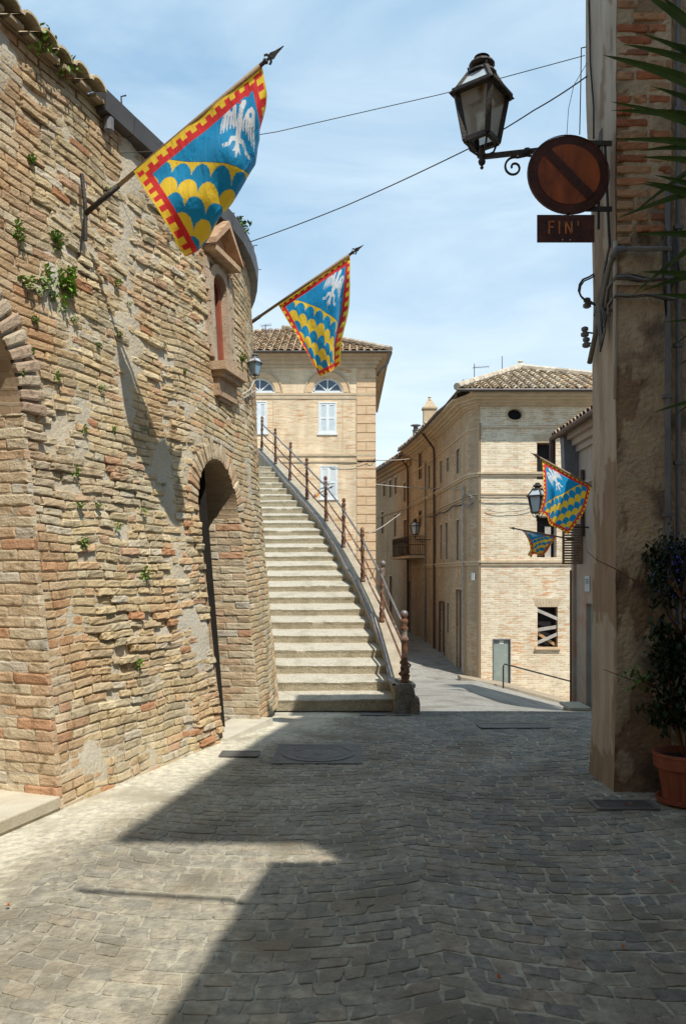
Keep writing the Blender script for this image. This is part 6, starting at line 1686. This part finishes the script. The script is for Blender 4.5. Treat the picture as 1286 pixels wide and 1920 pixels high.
# blue flowering shrub
bf = bush('blue_flower_shrub', 'dark shrub dotted with small violet blue flowers hanging at the right edge', 'shrub', px(1278, 1060, 5.7), (.16,.1,.24), 900, M_darkleaf, .02, .05, 8, (.8,.8,1.0), .3)
mb = MB(); M_blue = mat('blue_flower', (.07,.07,.42), (.12,.10,.55), 6, .6)
for k in range(130):
    a = Vector(px(1272, 1050, 5.6))+Vector((random.gauss(0,.10), random.gauss(0,.05)-.03, random.gauss(0,.16)))
    for q in range(3): leafcard(mb, a, rv(), Vector((0,0,1)), .012, .012, (1,1,1))
tag(mb.build('flower', M_blue, bf), kind='stuff')
tw = thing('bare_twig', 'long bare twig arching left from the climbing plant across the pier', 'twig', px(1195, 1092, 5.9))
mb = MB(); mb.tube([px(1240, 1105, 5.95), px(1195, 1092, 5.9), px(1150, 1065, 5.85), px(1118, 1050, 5.85), px(1100, 1034, 5.85)], [.006,.005,.004,.003,.002], 5); mb.build('stem', M_brown, tw)
for x, y in ((1118,1050),(1138,1060),(1158,1070),(1172,1078),(1184,1088)):
    mb = MB(); p = px(x, y, 5.85); mb.tube([p, p+Vector((random.uniform(-.01,.01), 0, random.choice([-.03,.025])))], .002, 4); mb.build('side_shoot', M_brown, tw)
tw = thing('bare_twig', 'short bare twig below the first, pointing left near the lighter sprig', 'twig', px(1175, 1268, 5.9))
mb = MB(); mb.tube([px(1200, 1282, 5.9), px(1165, 1268, 5.88), px(1130, 1255, 5.86)], [.005,.004,.002], 5); mb.build('stem', M_brown, tw)

# ============================================================ STREET FITTINGS
def gp(x, y, lift=0.0):
    lo_, hi_ = 1.5, 40
    for _ in range(50):
        m_ = (lo_+hi_)/2; p = px(x, y, m_)
        if p.z > g(p.x, m_): lo_ = m_
        else: hi_ = m_
    p = px(x, y, lo_); p.z = g(p.x, p.y)+lift; return p
# manhole cover
mc0 = gp(597, 1415)
mh = thing('manhole_cover', 'oval-looking round iron manhole cover in a square frame in the shade below the stairs', 'manhole cover', mc0)
M_cast = mat('cast_iron', (.15,.145,.135), (.11,.107,.10), 9, .6, .5, 90, metal=.2)
def gpt(x, y, l): return Vector((x, y, g(x, y)+l*.5+.007))
mb = MB(); hw = .40
for a in range(4):
    k0 = [(-hw,-hw),(hw,-hw),(hw,hw),(-hw,hw)][a]; k1 = [(-hw,-hw),(hw,-hw),(hw,hw),(-hw,hw)][(a+1)%4]
    q = [gpt(mc0.x+k0[0], mc0.y+k0[1], .012), gpt(mc0.x+k1[0], mc0.y+k1[1], .012), gpt(mc0.x+k1[0]*.9, mc0.y+k1[1]*.9, .012), gpt(mc0.x+k0[0]*.9, mc0.y+k0[1]*.9, .012)]
    mb.poly(q)
mb.build('frame', M_cast, mh)
mb = MB(); mb.poly([gpt(mc0.x+x, mc0.y+y, .007) for x, y in ((-.36,-.36),(.36,-.36),(.36,.36),(-.36,.36))]); mb.build('surround', M_cast, mh)
mb = MB()
nr = 40
for ri, (r0, r1, l) in enumerate(((0,.05,.018),(.05,.22,.013),(.22,.24,.018),(.24,.31,.013),(.31,.335,.019))):
    for k in range(nr):
        a0, a1 = 2*math.pi*k/nr, 2*math.pi*(k+1)/nr
        mb.poly([gpt(mc0.x+math.cos(a)*r, mc0.y+math.sin(a)*r, l) for a, r in ((a0,r0),(a0,r1),(a1,r1),(a1,r0))])
mb.build('lid', M_cast, mh)
# drain grate
def rect4(a, b, c, d): return [gp(*a), gp(*b), gp(*c), gp(*d)]
gr0 = gp(1168, 1513)
gt = thing('drain_grate', 'rectangular iron drain grate on the ground in front of the pier', 'drain grate', gr0)
x0, x1, y0, y1 = gr0.x-.22, gr0.x+.22, gr0.y-.11, gr0.y+.12
mb = MB(); mb.box((x0+.03,y0+.02,.003),(x1-.03,y1-.02,.006)); mb.build('pit', M_dark, gt)
mb = MB()
for (a, b, c, d) in ((x0,x1,y0,y0+.02),(x0,x1,y1-.02,y1),(x0,x0+.03,y0+.02,y1-.02),(x1-.03,x1,y0+.02,y1-.02)): mb.box((a,c,.0),(b,d,.02))
mb.build('frame', M_cast, gt)
n = 8
for k in range(n):
    mb = MB(); yk = lerp(y0+.035, y1-.035, k/(n-1)); mb.box((x0+.03,yk-.005,.0),(x1-.03,yk+.005,.018)); mb.build('bar', M_cast, gt)
def cover(name, label, x, y, w_, d_, m_=None):
    c = gp(x, y); t = thing(name, label, 'utility cover', c)
    mb = MB(); mb.poly([gpt(c.x+a*w_/2, c.y+b*d_/2, .016) for a, b in ((-1,-1),(1,-1),(1,1),(-1,1))]); mb.build('lid', m_ or M_cast, t)
    mb = MB()
    for a, b in (((-1,-1),(1,-1)),((1,-1),(1,1)),((1,1),(-1,1)),((-1,1),(-1,-1))):
        mb.bar(gpt(c.x+a[0]*w_/2, c.y+a[1]*d_/2, .014), gpt(c.x+b[0]*w_/2, c.y+b[1]*d_/2, .014), .02, .008)
    mb.build('frame', M_cast, t)
cover('utility_cover', 'rectangular grey cover lying in front of the bottom step', 722, 1341, .62, .30)
cover('utility_cover', 'long dark rectangular cover in the shade left of the pier base', 960, 1363, .75, .35)
cover('utility_cover', 'small cover half in sun beside the old wall', 450, 1416, .34, .22)
# red rag at the tower foot
rg = gp(503, 1341)
mb = MB(); rough(mb, rg.x-.05, rg.y-.05, rg.z, rg.x+.05, rg.y+.05, rg.z+.16, 5, .05)
tag(mb.build('red_rag', M_tinyred), 'crumpled red rag tucked against the foot of the tower beside the stairs', 'rag')
# dry leaves
pr = None; random.seed(77)
M_dry = mat('dry_leaf', (.42,.13,.03), (.30,.09,.02), 6, .8)
for x, y in ((938,1845),(1168,1787),(1262,1661),(1195,1643),(1172,1513),(1180,1515),(60,1520),(20,1705)):
    if pr is None:
        mb = MB()
        for q in range(3): leafcard(mb, Vector((random.uniform(-.008,.008),random.uniform(-.008,.008),.004)), Vector((random.uniform(-1,1),random.uniform(-1,1),.25)), Vector((0,0,1)), .026, .014, (1,1,1), .5)
        pr = mb.build('dry_leaf', M_dry); o = pr
    else: o = pr.copy(); COL.objects.link(o)
    o.location = gp(x, y, .016); o.rotation_euler = (0, 0, random.uniform(0, 6))
    tag(o, 'tiny curled orange dry leaf lying on the cobbles', 'leaf', 'dry leaves on the street')
# handrail in front of the palace and raised pavement
hr = thing('handrail', 'thin dark handrail sloping down along the palace pavement', 'handrail', px(943, 1298, 28.3))
mb = MB(); a = px(943, 1300, 28.3); b = px(943, 1245, 28.3); c = px(1090, 1283, 29.0)
mb.tube([a-Vector((0,0,.2)), b-Vector((0,0,.06)), b+Vector((.05,0,0)), c], .03, 6); mb.build('rail', M_iron, hr)
mb = MB()
for x0, x1 in ((4.3, 6.2), (6.2, 8.2), (8.2, 10.5)):
    za, zb = g(x0, 29.5)+.16, g(x1, 29.5)+.16
    ya, yb = lerp(29.2, 28.2, clamp((x0-4.3)/2.2)), lerp(29.2, 28.2, clamp((x1-4.3)/2.2))
    mb.hexa([(x0,ya,za-.9),(x1,yb,zb-.9),(x1,30.05,zb-.9),(x0,30.05,za-.9),(x0,ya,za),(x1,yb,zb),(x1,30.05,zb),(x0,30.05,za)])
M_pv = mat('brick_pavement', (.36,.30,.22), (.30,.25,.19), 6, .9, .4, 30)
tag(mb.build('pavement', M_pv), kind='structure')
# small clutter at the end of the lane and on the balcony
for k, s in enumerate((.35, .62)):
    t = thing('balcony_pot', ['left', 'right'][k]+' of two small orange flower pots standing on the balcony floor', 'flower pot', lf(lerp(bs0, bs1, s), bzf, .6))
    mb = MB(); mb.lathe(lf(lerp(bs0, bs1, s), bzf+.0, .6), [(.09,0),(.13,.2),(.14,.22),(.12,.22)], 10); mb.build('body', M_terra, t)
    mb = MB(); c = lf(lerp(bs0, bs1, s), bzf+.3, .6)
    for q in range(30): leafcard(mb, c+rv()*.05, rv()+Vector((0,0,.6)), Vector((0,0,1)), .12, .05, (1,1,1))
    mb.build('leaves', M_leaf, t)

b5 = px(563, 942, 33.6); t5 = px(626, 911, 32.6)
fl5 = thing('furled_flag', 'small furled flag on a pole in front of the lower white shutters of the palazzo', 'flag', b5)
pole(fl5, b5, t5, .03)
mb = MB(); rr_ = []
for k in range(9):
    t = .12+.055*k; mb.col = [RED, BLU, YEL, BLU, WHT, BLU, RED, YEL, RED][k]
    p = b5.lerp(t5, t); r = .05+.07*math.sin(k/8*math.pi)+.02*(k%2)
    rr_.append([mb.vert(p+Vector((math.cos(a)*r*.5, math.sin(a)*r, math.cos(a)*r-.05))) for a in [q*math.pi/4 for q in range(8)]])
for a, b in zip(rr_, rr_[1:]):
    for q in range(8): mb.face((a[q], a[(q+1)%8], b[(q+1)%8], b[q]))
mb.build('cloth', M_flag, fl5, smooth=True)
